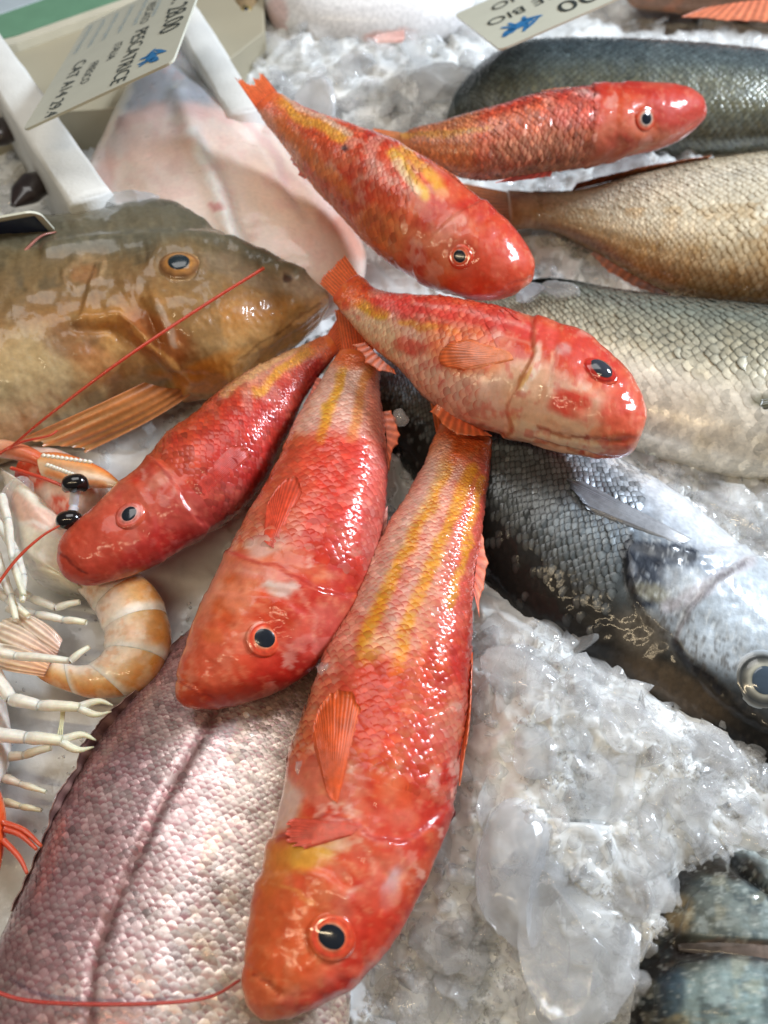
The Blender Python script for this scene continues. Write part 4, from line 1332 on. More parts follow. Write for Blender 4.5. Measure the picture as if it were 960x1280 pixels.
G.body(paint_G, M_SILVER)
G.scales(paint_G, M_SSCALE, 62, 0.02, 0.62, mask=lambda px, py, s, v: ((px + 0.30 * (py - 720) < 776) & (v > -0.92)) * (1 - 0.9 * sstep(0.50, 0.78, v)),
         lift=0.00044, liftv=lambda v: 0.25 + 0.75 * sstep(-0.7, -0.1, v), edge=gedge, tint=0.14, seed=31)
G.eye(953, 852, 42, [(0, (60, 72, 84)), (0.36, (70, 82, 92)), (0.40, (150, 150, 136)), (0.46, (186, 184, 170)), (0.58, (104, 104, 98)), (0.68, (60, 62, 62)), (0.80, (112, 112, 108)), (1.0, (120, 120, 114))], ell=1.0, pupil=0.40, bulge=0.4, pcol=(70, 84, 98), paint=paint_G)
G.flat_fin("pectoral_fin", [(866, 674), (858, 678), (850, 680)], [(716, 596), (704, 604), (735, 640)], (190, 194, 200), (84, 88, 96), 20, seed=61, ridge=0.00012, raycol=(128, 132, 140), lift1=0.0018)

# --- bass lying behind, green-grey back, white belly
Hf = Fish("sea_bass", "green-backed bass with net-patterned pale scales and a white belly, beside the golden fish", "fish",
          [(585, 372, 590, 415), (640, 358, 640, 450), (700, 353, 690, 500), (760, 363, 750, 545), (820, 371, 820, 577), (890, 379, 890, 599), (960, 387, 960, 606),
           (1040, 395, 1040, 607), (1110, 410, 1110, 592), (1170, 440, 1170, 560), (1198, 475, 1198, 520)],
          0.030, 0.55, ns=260, nphi=150)
Hf.bump(lambda px, py, s, v: 0.001 * (fbm(px / 40, py / 40, 9, 3) - .5))


def paint_H(px, py, s, v):
    base = vgrad(v, [(-1, (222, 212, 194)), (-0.55, (220, 210, 192)), (-0.30, (194, 186, 162)), (0.1, (156, 152, 132)), (0.40, (112, 118, 108)), (0.65, (74, 84, 80)), (1, (46, 54, 54))])
    q = Pt(px, py, base, 4, 141)
    q.blob(650, 356, 60, 12, 0, (50, 56, 56), 0.8)
    q.mottle(40, (190, 170, 130), 0.25, 0.5, 0.7, 1, mask=(v < 0.3) * 1.0)
    q.blob(955, 500, 16, 8, 0, (96, 92, 70), 0.7)
    q.line([(790, 418), (870, 420), (960, 424)], 2.0, (104, 104, 92), 0.5)
    return q.c, np.full(len(px), 0.22)


def hedge(col, U, W, V, rnd):
    k = sstep(-0.65, -0.05, V)
    f = sedge((66, 68, 60), 0.80, (214, 208, 186), 0.18)(col, U, W, V, rnd)
    return col * (1 - k[:, None]) + f * k[:, None]


Hf.body(paint_H, M_SILVER)
Hf.scales(paint_H, M_SSCALE, 42, 0.02, 0.8, liftv=lambda v: 0.06 + 0.94 * sstep(-0.75, -0.1, v), lift=0.00042, edge=hedge, tint=0.06, seed=32)
fin("pectoral_fin", [P(968, 496, .062), P(974, 502, .062), P(974, 510, .060)], [P(950, 500, .062), P(948, 507, .062), P(954, 512, .060)], Hf.root, (110, 104, 80), (90, 86, 66), 4, seed=63, ragged=0.1)
fin("dorsal_fin", [P(625, 362, .040), P(690, 353, .040), P(760, 362, .040)], [P(640, 352, .044), P(695, 347, .046), P(765, 360, .042)], Hf.root, (60, 66, 66), (80, 84, 80), 9, seed=62, ragged=0.2)

# --- golden fish
I_ = Fish("golden_fish", "golden-tan scaled fish with orange fins, lying below the far mullet", "fish",
          [(632, 238, 640, 288), (680, 240, 685, 288), (727, 236, 740, 311), (793, 219, 795, 346), (852, 207, 850, 370), (914, 198, 910, 384), (960, 193, 960, 389),
           (1030, 185, 1030, 392), (1100, 190, 1100, 376), (1160, 210, 1160, 342), (1190, 245, 1190, 305)],
          0.040, 0.5, ns=240, nphi=150)


def paint_I(px, py, s, v):
    base = vgrad(v, [(-1, (150, 106, 62)), (-0.75, (184, 158, 118)), (-0.45, (206, 194, 168)), (0.2, (212, 204, 186)), (0.65, (200, 184, 156)), (0.9, (166, 132, 88)), (1, (130, 94, 58))])
    q = Pt(px, py, base, 5, 161)
    q.lay((1 - sstep(640, 730, q.x)) * 0.75, (150, 106, 76))
    q.line([(665, 282), (720, 296), (780, 336)], 12, (128, 94, 82), 0.7)
    q.blob(760, 320, 50, 10, 35, (120, 84, 76), 0.5)
    q.mottle(24, (160, 110, 50), 0.4, 0.52, 0.7, 1, mask=(v < -0.3) * 1.0)
    q.mottle(30, (204, 190, 160), 0.35, 0.5, 0.7, 2)
    return q.c, np.full(len(px), 0.12)


I_.body(paint_I, M_SILVER)
I_.scales(paint_I, M_SSCALE, 54, 0.06, 0.8, lift=0.00040, edge=sedge((122, 98, 66), 0.42, (228, 218, 194), 0.4), tint=0.07, seed=33)
fin("tail_fin", [P(642, 288, .040), P(640, 262, .041), P(634, 240, .040)], [P(590, 300, .034), P(600, 262, .034), P(572, 228, .034)], I_.root, (150, 96, 60), (170, 92, 52), 12, seed=64)
fin("anal_fin", [P(742, 314, .042), P(790, 344, .042), P(838, 368, .042)], [P(738, 318, .036), P(772, 350, .034), P(838, 374, .036)], I_.root, (176, 100, 56), (190, 106, 60), 10, seed=65, ragged=0.3)
fin("dorsal_fin", [P(715, 238, .046), P(800, 218, .050), P(880, 203, .052)], [P(722, 228, .052), P(815, 206, .060), P(890, 194, .060)], I_.root, (150, 94, 62), (166, 100, 66), 14, seed=66, ragged=0.15)

# --- dark blue-grey fish at the back
J = Fish("dark_fish", "dark blue-grey scaled fish stretched behind the slender mullet", "fish",
         [(557, 138, 560, 158), (575, 106, 578, 180), (610, 75, 606, 195), (650, 57, 650, 200), (705, 53, 705, 204), (770, 54, 770, 206), (830, 57, 830, 206), (900, 62, 900, 200), (960, 69, 960, 192),
          (1030, 80, 1030, 184), (1100, 96, 1100, 176), (1170, 118, 1170, 160)][::-1],
         0.045, 0.62, ns=240, nphi=140)


def paint_J(px, py, s, v):
    base = vgrad(v, [(-1, (96, 92, 72)), (-0.5, (108, 106, 84)), (-0.15, (82, 92, 92)), (0.3, (66, 80, 86)), (0.8, (84, 100, 108)), (1, (96, 110, 118))])
    q = Pt(px, py, base, 5, 181)
    q.lay((1 - sstep(575, 640, q.x)) * 0.5, (44, 50, 52))
    q.line([(800, 130), (960, 132)], 10, (120, 112, 78), 0.5)
    q.mottle(20, (120, 128, 126), 0.3, 0.5, 0.7, 1)
    return q.c, np.full(len(px), 0.3)


J.body(paint_J, M_SILVER)
J.scales(paint_J, M_SSCALE, 46, 0.04, 0.985, lift=0.00055, edge=sedge((40, 46, 48), 0.6, (150, 164, 166), 0.35), tint=0.10, seed=34)

# --- the pink-scaled fish, bottom left
K = Fish("pink_snapper", "big pink and silver scaled fish with a dark side line, under the longest mullet", "fish",
         [(318, 700, 372, 705), (290, 740, 392, 760), (262, 772, 410, 805), (227, 799, 420, 850), (175, 864, 428, 935), (131, 917, 434, 1010), (87, 991, 438, 1090), (57, 1048, 440, 1150),
          (26, 1122, 440, 1220), (0, 1183, 438, 1290), (-28, 1262, 430, 1370), (-50, 1345, 410, 1440), (-40, 1440, 370, 1500), (20, 1520, 320, 1560), (120, 1580, 260, 1590)],
         0.028, 0.42, ns=300, nphi=170)


def paint_K(px, py, s, v):
    base = vgrad(v, [(-1, (210, 186, 164)), (-0.5, (214, 200, 182)), (-0.1, (220, 208, 204)), (0.25, (204, 178, 178)), (0.6, (174, 136, 138)), (0.9, (144, 104, 106)), (1, (90, 64, 62))])  # mid-flank stops lightened: a pale sheen put into the skin colour
    q = Pt(px, py, base, 5, 201)
    q.mottle(40, (224, 214, 204), 0.4, 0.5, 0.68, 1)
    q.mottle(60, (150, 104, 104), 0.35, 0.5, 0.68, 2, mask=(v > 0) * 1.0)
    q.mottle(36, (190, 160, 110), 0.3, 0.52, 0.7, 3, mask=(v < -0.1) * 1.0)
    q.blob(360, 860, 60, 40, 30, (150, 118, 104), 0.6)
    q.line([(288, 860), (255, 915), (205, 1000), (165, 1085), (138, 1145), (118, 1200), (110, 1290)], 7, (112, 78, 74), 0.8)
    return q.c, np.full(len(px), 0.75)


K.bump(lambda px, py, s, v: -0.0010 * np.exp(-(seg_dist(px, py, [(288, 860), (255, 915), (205, 1000), (165, 1085), (138, 1145), (118, 1200), (110, 1290)]) / 7) ** 2) + 0.0012 * (fbm(px / 60, py / 60, 3, 3) - .5))
K.body(paint_K, M_SILVER)
K.scales(paint_K, M_SSCALE, 76, 0.08, 0.85, lift=0.00016, edge=sedge((150, 112, 114), 0.25, (238, 232, 226), 0.35, (146, 88, 94), 0.55), tint=0.13, seed=35,
         mask=lambda px, py, s, v: 1 - 0.75 * np.exp(-(seg_dist(px, py, [(288, 860), (255, 915), (205, 1000), (165, 1085), (138, 1145), (118, 1200), (110, 1290)]) / 6) ** 2))
fin("dorsal_fin", [P(232, 800, .032), P(178, 866, .032), P(134, 920, .032), P(90, 994, .032), P(60, 1052, .032), P(20, 1140, .032)],
    [P(224, 792, .036), P(164, 858, .040), P(112, 908, .042), P(72, 985, .044), P(46, 1048, .042), P(10, 1138, .036)], K.root, (120, 78, 76), (146, 110, 104), 16, seed=67, ragged=0.45, ridge=0.0008, raycol=(150, 118, 110))

# --- the fish head at bottom right
L_ = Fish("sea_bass", "blue-green fish head with a dark jaw line, poking out beside the ice heap", "fish",
          [(770, 1480, 1180, 1480), (775, 1380, 1160, 1390), (780, 1300, 1140, 1310), (786, 1230, 1112, 1230), (796, 1170, 1080, 1160), (815, 1128, 1040, 1112), (840, 1095, 1000, 1086), (866, 1075, 950, 1072), (890, 1064, 925, 1064)],
          0.030, 0.55, ns=330, nphi=210)
L_.bump(lambda px, py, s, v: -0.0028 * np.exp(-(seg_dist(px, py, [(850, 1186), (900, 1184), (960, 1190), (1010, 1205)]) / 8) ** 2)
        - 0.0035 * np.exp(-(seg_dist(px, py, [(905, 1062), (925, 1085), (960, 1110)]) / 6) ** 2)
        + 0.0024 * np.exp(-(((px - 905) / 70) ** 2 + ((py - 1250) / 44) ** 2)) + 0.0018 * np.exp(-(((px - 905) / 55) ** 2 + ((py - 1135) / 30) ** 2))
        + 0.0022 * sstep(-3, 3, inside(px, py, [(818, 1300), (822, 1235), (850, 1206), (900, 1198), (980, 1204), (1100, 1230), (1100, 1300)]))
        + 0.0018 * sstep(-3, 3, inside(px, py, [(850, 1172), (862, 1130), (890, 1104), (918, 1098), (960, 1128), (1010, 1170), (960, 1178), (890, 1176)]))
        + 0.0014 * sstep(-2, 2, inside(px, py, [(925, 1066), (945, 1068), (1000, 1110), (1000, 1135), (955, 1102)]))
        + 0.0012 * (fbm(px / 13, py / 13, 19, 4) - .5))


def paint_L(px, py, s, v):
    base = vgrad(v, [(-1, (190, 190, 180)), (-0.4, (160, 172, 170)), (0.2, (120, 134, 134)), (0.62, (78, 82, 76)), (0.8, (36, 33, 30)), (1, (26, 24, 22))])
    q = Pt(px, py, base, 7, 221)
    q.blob(900, 1080, 60, 18, 10, (46, 40, 34), 0.85)
    q.blob(905, 1140, 60, 36, 0, (124, 132, 126), 0.6)
    q.blob(850, 1140, 18, 22, 10, (150, 128, 92), 0.7)
    q.blob(905, 1250, 70, 44, 0, (146, 168, 168), 0.8)
    q.blob(840, 1240, 20, 30, 0, (60, 84, 104), 0.6)
    q.blob(845, 1278, 20, 12, 0, (176, 160, 120), 0.6)
    q.line([(850, 1188), (900, 1187), (960, 1193)], 10, (40, 34, 32), 0.85)
    q.line([(875, 1178), (960, 1180)], 5, (140, 118, 106), 0.7)
    q.line([(905, 1062), (930, 1090), (965, 1118)], 7, (28, 30, 30), 0.85)
    q.mottle(16, (52, 62, 66), 0.45, 0.52, 0.70, 1)
    q.mottle(7, (206, 212, 206), 0.4, 0.60, 0.74, 2)  # small bubble-like highlights painted over the skin
    q.mottle(22, (176, 164, 130), 0.3, 0.55, 0.7, 3)
    return q.c, np.full(len(px), 0.25)


L_.body(paint_L, M_SILVER)


def bone(name, pts, r, c0, c1):
    a = np.array(c0, float) / 255; b = np.array(c1, float) / 255
    return tube(name, L_.lift_pts(pts, 0.0004), r, M_SILVER, L_.root, n=40, nseg=14, flat=0.28,
                colfn=lambda u, t: (a[None] * (1 - u)[:, None] + b[None] * u[:, None]) * (0.75 + 0.5 * fbm(u * 14, t * 2, 5, 3))[:, None])


bone("upper_jaw", [(846, 1184), (870, 1182), (905, 1182), (940, 1185), (985, 1194), (1020, 1206)], [0.0010, 0.0026, 0.0034, 0.0038, 0.0038, 0.003], (78, 72, 68), (132, 114, 104))

# --- the gurnard's head, left
Gu = Fish("gurnard", "big brown gurnard head with a dark eye and orange cheek, snout touching the mullets", "fish",
          [(-150, 345, -165, 545), (-75, 312, -95, 590), (0, 296, -25, 585), (60, 286, 50, 558), (120, 278, 112, 524), (170, 270, 172, 496), (210, 265, 230, 494),
           (255, 277, 275, 485), (300, 301, 318, 459), (345, 323, 352, 434), (380, 337, 386, 408), (403, 356, 405, 386)],
          0.050, 0.56, ns=360, nphi=190, thick=[0.9, 0.95, 1, 1, 1, 0.95, 0.9], expo=2.7)
Gu.bump(lambda px, py, s, v:
        0.0022 * np.exp(-(seg_dist(px, py, [(98, 402), (150, 398), (165, 410), (195, 440), (230, 470), (275, 480)]) / 8) ** 2)
        - 0.0020 * np.exp(-(seg_dist(px, py, [(92, 410), (140, 412), (185, 448), (225, 482)]) / 6) ** 2)
        + 0.0022 * np.exp(-(seg_dist(px, py, [(190, 330), (205, 312), (235, 312), (252, 325), (250, 345)]) / 7) ** 2)
        - 0.0015 * np.exp(-(np.hypot(px - 224, py - 335) / 26) ** 4)
        + 0.0016 * np.exp(-(seg_dist(px, py, [(195, 375), (205, 400), (215, 430), (210, 455)]) / 8) ** 2)
        - 0.0012 * np.exp(-(seg_dist(px, py, [(188, 390), (200, 430)]) / 5) ** 2)
        - 0.0006 * np.exp(-(seg_dist(px, py, [(404, 384), (370, 412), (330, 436), (290, 456)]) / 2.5) ** 2)
        + 0.0010 * np.exp(-(seg_dist(px, py, [(80, 340), (100, 325), (130, 328), (125, 350), (95, 360), (80, 345)]) / 4) ** 2)
        - 0.0014 * np.exp(-(np.hypot((px - 366) / 9, (py - 347) / 5)) ** 2)
        + 0.0030 * np.exp(-(seg_dist(px, py, [(60, 312), (130, 304), (190, 300), (240, 296), (275, 300), (320, 322), (372, 348)]) / 9) ** 2)
        + 0.0016 * sstep(-3, 3, inside(px, py, [(98, 400), (150, 396), (168, 410), (200, 444), (240, 474), (300, 480), (420, 400), (420, 300), (250, 300), (120, 330)]))
        + 0.0010 * sstep(-3, 3, inside(px, py, [(178, 372), (200, 420), (212, 458), (300, 470), (420, 400), (420, 330), (270, 345), (215, 372)]))
        + 0.0014 * (fbm(px / 20, py / 20, 25, 3) - .5) + 0.0026 * (fbm(px / 42, py / 42, 23, 4) - .5) + 0.0007 * (fbm(px / 9, py / 9, 27, 3) - .5))


def paint_Gu(px, py, s, v):
    base = vgrad(v, [(-1, (196, 156, 104)), (-0.7, (180, 122, 58)), (-0.35, (134, 98, 58)), (0.1, (108, 92, 64)), (0.5, (90, 84, 66)), (0.8, (78, 74, 60)), (1, (74, 72, 60))])
    q = Pt(px, py, base, 7, 241)
    q.mottle(50, (124, 100, 66), 0.5, 0.5, 0.68, 1)
    q.mottle(30, (74, 66, 48), 0.45, 0.52, 0.68, 2, mask=(v > -0.2) * 1.0)
    q.blob(40, 470, 60, 60, -30, (176, 160, 124), 0.7)  # light belly skin, with its golden glints painted in
    q.blob(10, 540, 60, 40, 0, (196, 168, 128), 0.7)
    q.blob(200, 425, 46, 26, 30, (156, 82, 34), 0.8)
    q.blob(90, 425, 36, 24, 0, (112, 76, 50), 0.6)
    q.blob(120, 455, 36, 20, 30, (170, 110, 62), 0.6)
    q.blob(270, 460, 60, 16, -20, (190, 124, 56), 0.8)
    q.blob(330, 430, 50, 9, -32, (206, 160, 100), 0.8)
    q.blob(150, 300, 80, 14, -6, (96, 92, 76), 0.7)
    q.blob(300, 340, 60, 16, 20, (134, 112, 88), 0.6)
    q.blob(385, 365, 22, 20, 0, (160, 140, 118), 0.6)
    q.lay(inside(q.x, q.y, [(-200, 200), (-200, 318), (60, 312), (130, 304), (190, 298), (240, 294), (275, 300), (320, 320), (380, 345), (430, 300), (430, 200)]).clip(-4, 4) / 8 * 0.55 + 0.275, (92, 90, 76))
    q.line([(408, 376), (386, 404), (345, 434), (300, 462), (262, 486)], 11, (222, 176, 116), 0.85)
    q.line([(398, 378), (368, 402), (326, 430), (296, 450)], 1.6, (120, 80, 48), 0.5)
    q.blob(240, 470, 60, 14, -8, (196, 120, 44), 0.8)
    q.blob(376, 355, 26, 16, 20, (170, 150, 128), 0.6)
    q.line([(165, 410), (195, 440), (235, 470)], 3, (206, 150, 84), 0.8)
    q.line([(200, 385), (212, 408), (216, 432)], 4, (186, 170, 160), 0.6)
    q.line([(80, 340), (100, 325), (130, 328), (125, 350), (95, 360), (80, 345)], 3, (176, 140, 100), 0.5)
    q.blob(105, 342, 16, 10, 0, (160, 100, 56), 0.5)
    q.blob(362, 346, 6, 4, 0, (60, 44, 36), 0.8)
    q.mottle(9, (190, 170, 130), 0.14, 0.58, 0.72, 5, mask=(v < 0.2) * 1.0)
    return q.c, q.al


Gu.body(paint_Gu, M_GURNARD)
Gu.eye(225, 335, 34, [(0, (20, 30, 34)), (0.36, (30, 40, 44)), (0.42, (176, 120, 60)), (0.56, (160, 112, 64)), (0.68, (120, 80, 46)), (0.80, (176, 140, 96)), (0.92, (120, 84, 52)), (1.0, (124, 92, 58))], ell=0.85, pupil=0.40, bulge=0.6, pcol=(34, 44, 50))
fin("pectoral_fin", [P(250, 484, .040), P(215, 486, .046), P(180, 478, .052)], [P(95, 572, .032), P(50, 566, .040), P(0, 560, .046)], Gu.root, (186, 112, 54), (196, 146, 90), 5, seed=68, ragged=0.12, ridge=0.0005, thick=0.001, bow=0.004, raycol=(172, 104, 54))
tube("brow_ridge", [P(180, 271, .055), P(205, 268, .06), P(238, 278, .062), P(262, 284, .062)], [0.002, 0.004, 0.0045, 0.002], M_GURNARD, Gu.root, col=np.array([96, 88, 72]) / 255)
tube("barbel", [P(0, 345, .075), P(25, 320, .085), P(50, 296, .088), P(70, 290, .086)], [0.0008, 0.0008, 0.0007, 0.0004], M_FIN, Gu.root, col=np.array([176, 110, 96]) / 255, nseg=6)

# --- the pale fish belly behind it
Nf = Fish("monkfish", "pale pink monkfish lying belly up behind the gurnard", "fish",
          [(186, 62, 232, 62), (166, 102, 262, 98), (146, 145, 292, 128), (128, 185, 328, 152), (112, 222, 358, 188), (106, 262, 390, 232), (112, 305, 432, 276), (140, 345, 458, 312), (200, 380, 456, 350), (280, 400, 430, 385)],
          0.045, 0.46, ns=240, nphi=150, thick=[1.5, 1.3, 1.1, 1, 1, 1])
Nf.bump(lambda px, py, s, v: 0.0035 * np.exp(-(seg_dist(px, py, [(225, 120), (245, 180), (268, 225), (290, 290), (300, 320)]) / 13) ** 2)
        - 0.0012 * np.exp(-(seg_dist(px, py, [(262, 190), (285, 230), (305, 290)]) / 9) ** 2)
        - 0.0015 * np.exp(-(seg_dist(px, py, [(300, 150), (335, 185), (350, 215), (385, 270)]) / 8) ** 2)
        + 0.0012 * np.exp(-(seg_dist(px, py, [(150, 150), (215, 132), (280, 140)]) / 8) ** 2)
        + 0.0018 * (fbm(px / 36, py / 36, 29, 3) - .5))


def paint_N(px, py, s, v):
    q = Pt(px, py, C(234, 212, 200), 6, 261)
    q.mottle(60, (236, 190, 176), 0.4, 0.5, 0.66, 8)
    q.lay((1 - sstep(125, 150, q.y + 0.1 * (q.x - 200))) * 0.9, (178, 182, 192))
    q.line([(150, 152), (215, 132), (290, 146)], 8, (226, 190, 182), 0.7)
    q.blob(220, 90, 16, 50, 5, (204, 208, 216), 0.7)
    q.line([(240, 165), (262, 215), (285, 270), (300, 305)], 9, (236, 232, 228), 0.9)
    q.blob(128, 235, 14, 46, 10, (222, 176, 164), 0.7)
    q.blob(270, 260, 8, 5, 0, (206, 130, 130), 0.7)
    q.blob(350, 240, 40, 60, -30, (230, 200, 176), 0.6)
    q.line([(310, 150), (345, 190), (358, 230)], 5, (216, 180, 176), 0.6)
    q.line([(430, 280), (450, 312)], 12, (214, 130, 100), 0.5)
    q.mottle(16, (222, 180, 172), 0.35, 0.55, 0.7, 1)
    return q.c, q.al


Nf.body(paint_N, M_BELLY)

# --- blurred fish at the very back
W1 = Fish("pale_fish", "white-bellied fish with a pink fin lying on the rear ice", "fish",
          [(328, -12, 334, 26), (352, -40, 345, 44), (395, -50, 385, 66), (450, -50, 450, 76), (510, -46, 515, 72), (560, -38, 565, 54), (590, -25, 592, 30)][::-1], 0.045, 0.6, ns=120, nphi=90)


def paint_W1(px, py, s, v):
    q = Pt(px, py, vgrad(v, [(-1, (232, 230, 230)), (0.2, (228, 226, 226)), (0.7, (150, 150, 156)), (1, (110, 112, 118))]), 5, 281)
    q.blob(485, 45, 30, 7, -8, (222, 170, 160), 0.8)
    q.blob(345, 20, 14, 24, 10, (216, 180, 176), 0.7)
    return q.c, q.al + 0.2


W1.body(paint_W1, M_SILVER)
fin("pectoral_fin", [P(505, 38, .075), P(506, 46, .075), P(503, 53, .073)], [P(468, 44, .077), P(462, 49, .076), P(470, 54, .074)], W1.root, (222, 170, 160), (226, 186, 176), 6, seed=70)

W2 = Fish("small_fish", "small tan fish head beside the white-bellied fish on the rear ice", "fish",
          [(286, -40, 330, -40), (286, -15, 330, -12), (290, 6, 328, 8), (297, 20, 320, 22), (303, 26, 314, 27)], 0.045, 0.7, ns=90, nphi=70)


def paint_W2(px, py, s, v):
    q = Pt(px, py, C(150, 128, 96), 4, 301)
    q.mottle(9, (70, 62, 54), 0.8, 0.5, 0.62, 1)
    return q.c, q.al + 0.2


W2.body(paint_W2, M_SILVER)
W2.eye(308, 12, 8, [(0, (20, 22, 26)), (0.5, (170, 150, 90)), (1, (120, 100, 70))])

W3 = Fish("brown_fish", "brown fish with a broad orange fin at the far end of the ice", "fish",
          [(775, -30, 785, 2), (810, -60, 820, 14), (860, -70, 870, 22), (930, -70, 935, 28), (1000, -60, 1000, 28), (1070, -40, 1070, 10)][::-1], 0.045, 0.6, ns=120, nphi=90)


def paint_W3(px, py, s, v):
    q = Pt(px, py, C(136, 100, 78), 5, 321)
    q.mottle(18, (176, 110, 80), 0.6, 0.5, 0.66, 1)
    return q.c, q.al + 0.1


W3.body(paint_W3, M_SILVER)
fin("orange_fin", [P(880, 10, .078), P(930, 2, .080), P(990, -4, .080)], [P(850, 22, .076), P(920, 27, .076), P(990, 30, .076)], W3.root, (206, 116, 84), (214, 124, 90), 12, seed=71, ragged=0.1)
# ------------------------------------------------------------------ langoustines
WHT = np.array([226, 222, 212]) / 255


def legcol(a, b):
    a = np.array(a, float) / 255; b = np.array(b, float) / 255
    return lambda u, t: a[None] * (1 - u)[:, None] + b[None] * u[:, None]


def leg(parent, pts, r0, r1, z, name="leg", tip=True, col=(226, 220, 208), col2=(232, 224, 196), pinch=7):
    """walking leg of jointed pieces, ending in two small pincers"""
    pts3 = [P(x, y, z + (dz if dz else 0)) for x, y, dz in [(p + (0,))[:3] for p in pts]]
    n = len(pts3) - 1
    first = None
    for k in range(n):
        a, b = np.array(pts3[k]), np.array(pts3[k + 1])
        ra = r0 + (r1 - r0) * k / n; rb = r0 + (r1 - r0) * (k + 1) / n
        d = b - a
        m = [a - 0.02 * d, a + 0.08 * d, a + 0.5 * d + np.array([0, 0, 0.0006]), b - 0.08 * d, b]
        tube(name, m, [ra * 0.72, ra * 0.86, ra * 0.76, rb * 0.86, rb * 0.74], M_SHELL, parent, colfn=legcol(col, col2 if k == n - 1 else col), nseg=10, n=16)
    if tip:
        a, b = np.array(pts3[-2]), np.array(pts3[-1])
        d = (b - a); d /= np.linalg.norm(d); side = np.array([-d[1], d[0], 0])
        for s_ in (-1, 1):
            L0 = 0.012
            tube("pincer", [b - d * 0.002, b + d * L0 * 0.5 + side * s_ * r1 * 1.1, b + d * L0 + side * s_ * r1 * 0.5], [r1 * 0.65, r1 * 0.6, r1 * 0.12], M_SHELL, parent, colfn=legcol(col, (236, 226, 186)), nseg=8, n=12)


def shell_paint(stripes, base=(228, 204, 178), dark=(220, 150, 78)):
    def f(px, py, s, v):
        b = vgrad(v, [(-1, (232, 216, 204)), (-0.2, base), (0.35, (224, 176, 118)), (0.75, dark), (1, (214, 140, 70))])
        q = Pt(px, py, b, 4, 341)
        q.mottle(14, (232, 206, 180), 0.5, 0.5, 0.68, 1)
        q.mottle(8, (216, 140, 84), 0.3, 0.55, 0.7, 2)
        return q.c, q.al
    return f


# first langoustine: curled tail, carapace, stalked eyes, claw
lan = thing("langoustine", "whole langoustine with black stalked eyes and curled orange tail, under the darkest mullet's snout", "langoustine", P(60, 720, 0.02))
Tl = Fish("tail", "", "", [(120, 700, 96, 742), (150, 706, 108, 750), (182, 724, 120, 766), (205, 758, 130, 788), (213, 800, 132, 806), (200, 842, 126, 820), (165, 868, 112, 830), (115, 872, 92, 832), (70, 858, 74, 822), (30, 836, 48, 800)],
          0.036, 0.75, ns=180, nphi=72, root=False)
Tl.root = lan
pt = shell_paint(None)


def seg_paint(sa, sb):
    def f(px, py, s, v):
        c, al = pt(px, py, s, v)
        u = (s - sa) / (sb - sa)
        q = Pt(px, py, c, 2, 5)
        q.lay(sstep(0.78, 0.95, u) * 0.85, (238, 226, 212))
        q.lay((1 - sstep(0.0, 0.16, u)) * 0.5, (206, 140, 90))
        return q.c, al
    return f


nseg = 6
for k in range(nseg):
    sa = k / nseg * 0.92; sb = (k + 1) / nseg * 0.92 + 0.035
    Tl.body(seg_paint(sa, sb), M_SHELL, "tail_segment", sa, sb, swell=[0.90, 1.0, 1.03, 1.045, 1.06, 1.0])
# fan
for k, (b0, b1, t0, t1, t2, cc) in enumerate([((70, 812), (62, 832), (10, 770), (-12, 785), (-14, 806), (222, 170, 146)), ((64, 826), (54, 846), (4, 800), (-14, 815), (-10, 832), (226, 160, 120)),
                                              ((78, 800), (70, 820), (40, 768), (20, 764), (6, 772), (226, 180, 160))]):
    fin("tail_fan", [P(*b0, .042), P((b0[0] + b1[0]) / 2, (b0[1] + b1[1]) / 2, .043), P(*b1, .042)], [P(*t0, .046), P(*t1, .047), P(*t2, .044)], lan, cc, (232, 206, 184), 6, seed=80 + k, ragged=0.06, ridge=0.0003, bow=0.003, thick=0.001, mat=M_SHELL)
Cp = Fish("carapace", "", "", [(110, 742, 40, 722), (100, 735, 20, 690), (112, 700, 12, 640), (92, 668, 8, 606), (62, 640, 0, 590), (36, 622, -4, 582), (20, 612, 2, 588)], 0.036, 0.85, ns=140, nphi=80, root=False)
Cp.root = lan


def paint_cp(px, py, s, v):
    q = Pt(px, py, vgrad(v, [(-1, (236, 228, 220)), (0, (230, 222, 204)), (1, (222, 216, 196))]), 4, 361)
    q.blob(35, 640, 60, 14, 30, (222, 170, 150), 0.7)
    q.line([(10, 660), (40, 650), (100, 690)], 3, (236, 232, 226), 0.6)
    q.blob(90, 725, 40, 20, 20, (226, 216, 186), 0.6)
    return q.c, q.al


Cp.body(paint_cp, M_SHELL, "carapace")
# face: reddish area with eyes
Fc = Fish("head", "", "", [(52, 560, 20, 604), (80, 566, 40, 625), (115, 585, 62, 648), (135, 612, 84, 664), (128, 640, 104, 662)], 0.034, 0.8, ns=80, nphi=60, root=False)
Fc.root = lan


def paint_fc(px, py, s, v):
    q = Pt(px, py, C(222, 190, 172), 4, 381)
    q.blob(35, 590, 26, 20, 0, (216, 64, 32), 0.9)
    q.blob(72, 632, 16, 12, 0, (206, 70, 44), 0.9)
    q.blob(118, 602, 12, 8, 0, (222, 90, 34), 0.9)
    q.mottle(10, (236, 220, 206), 0.6, 0.5, 0.66, 1)
    return q.c, q.al


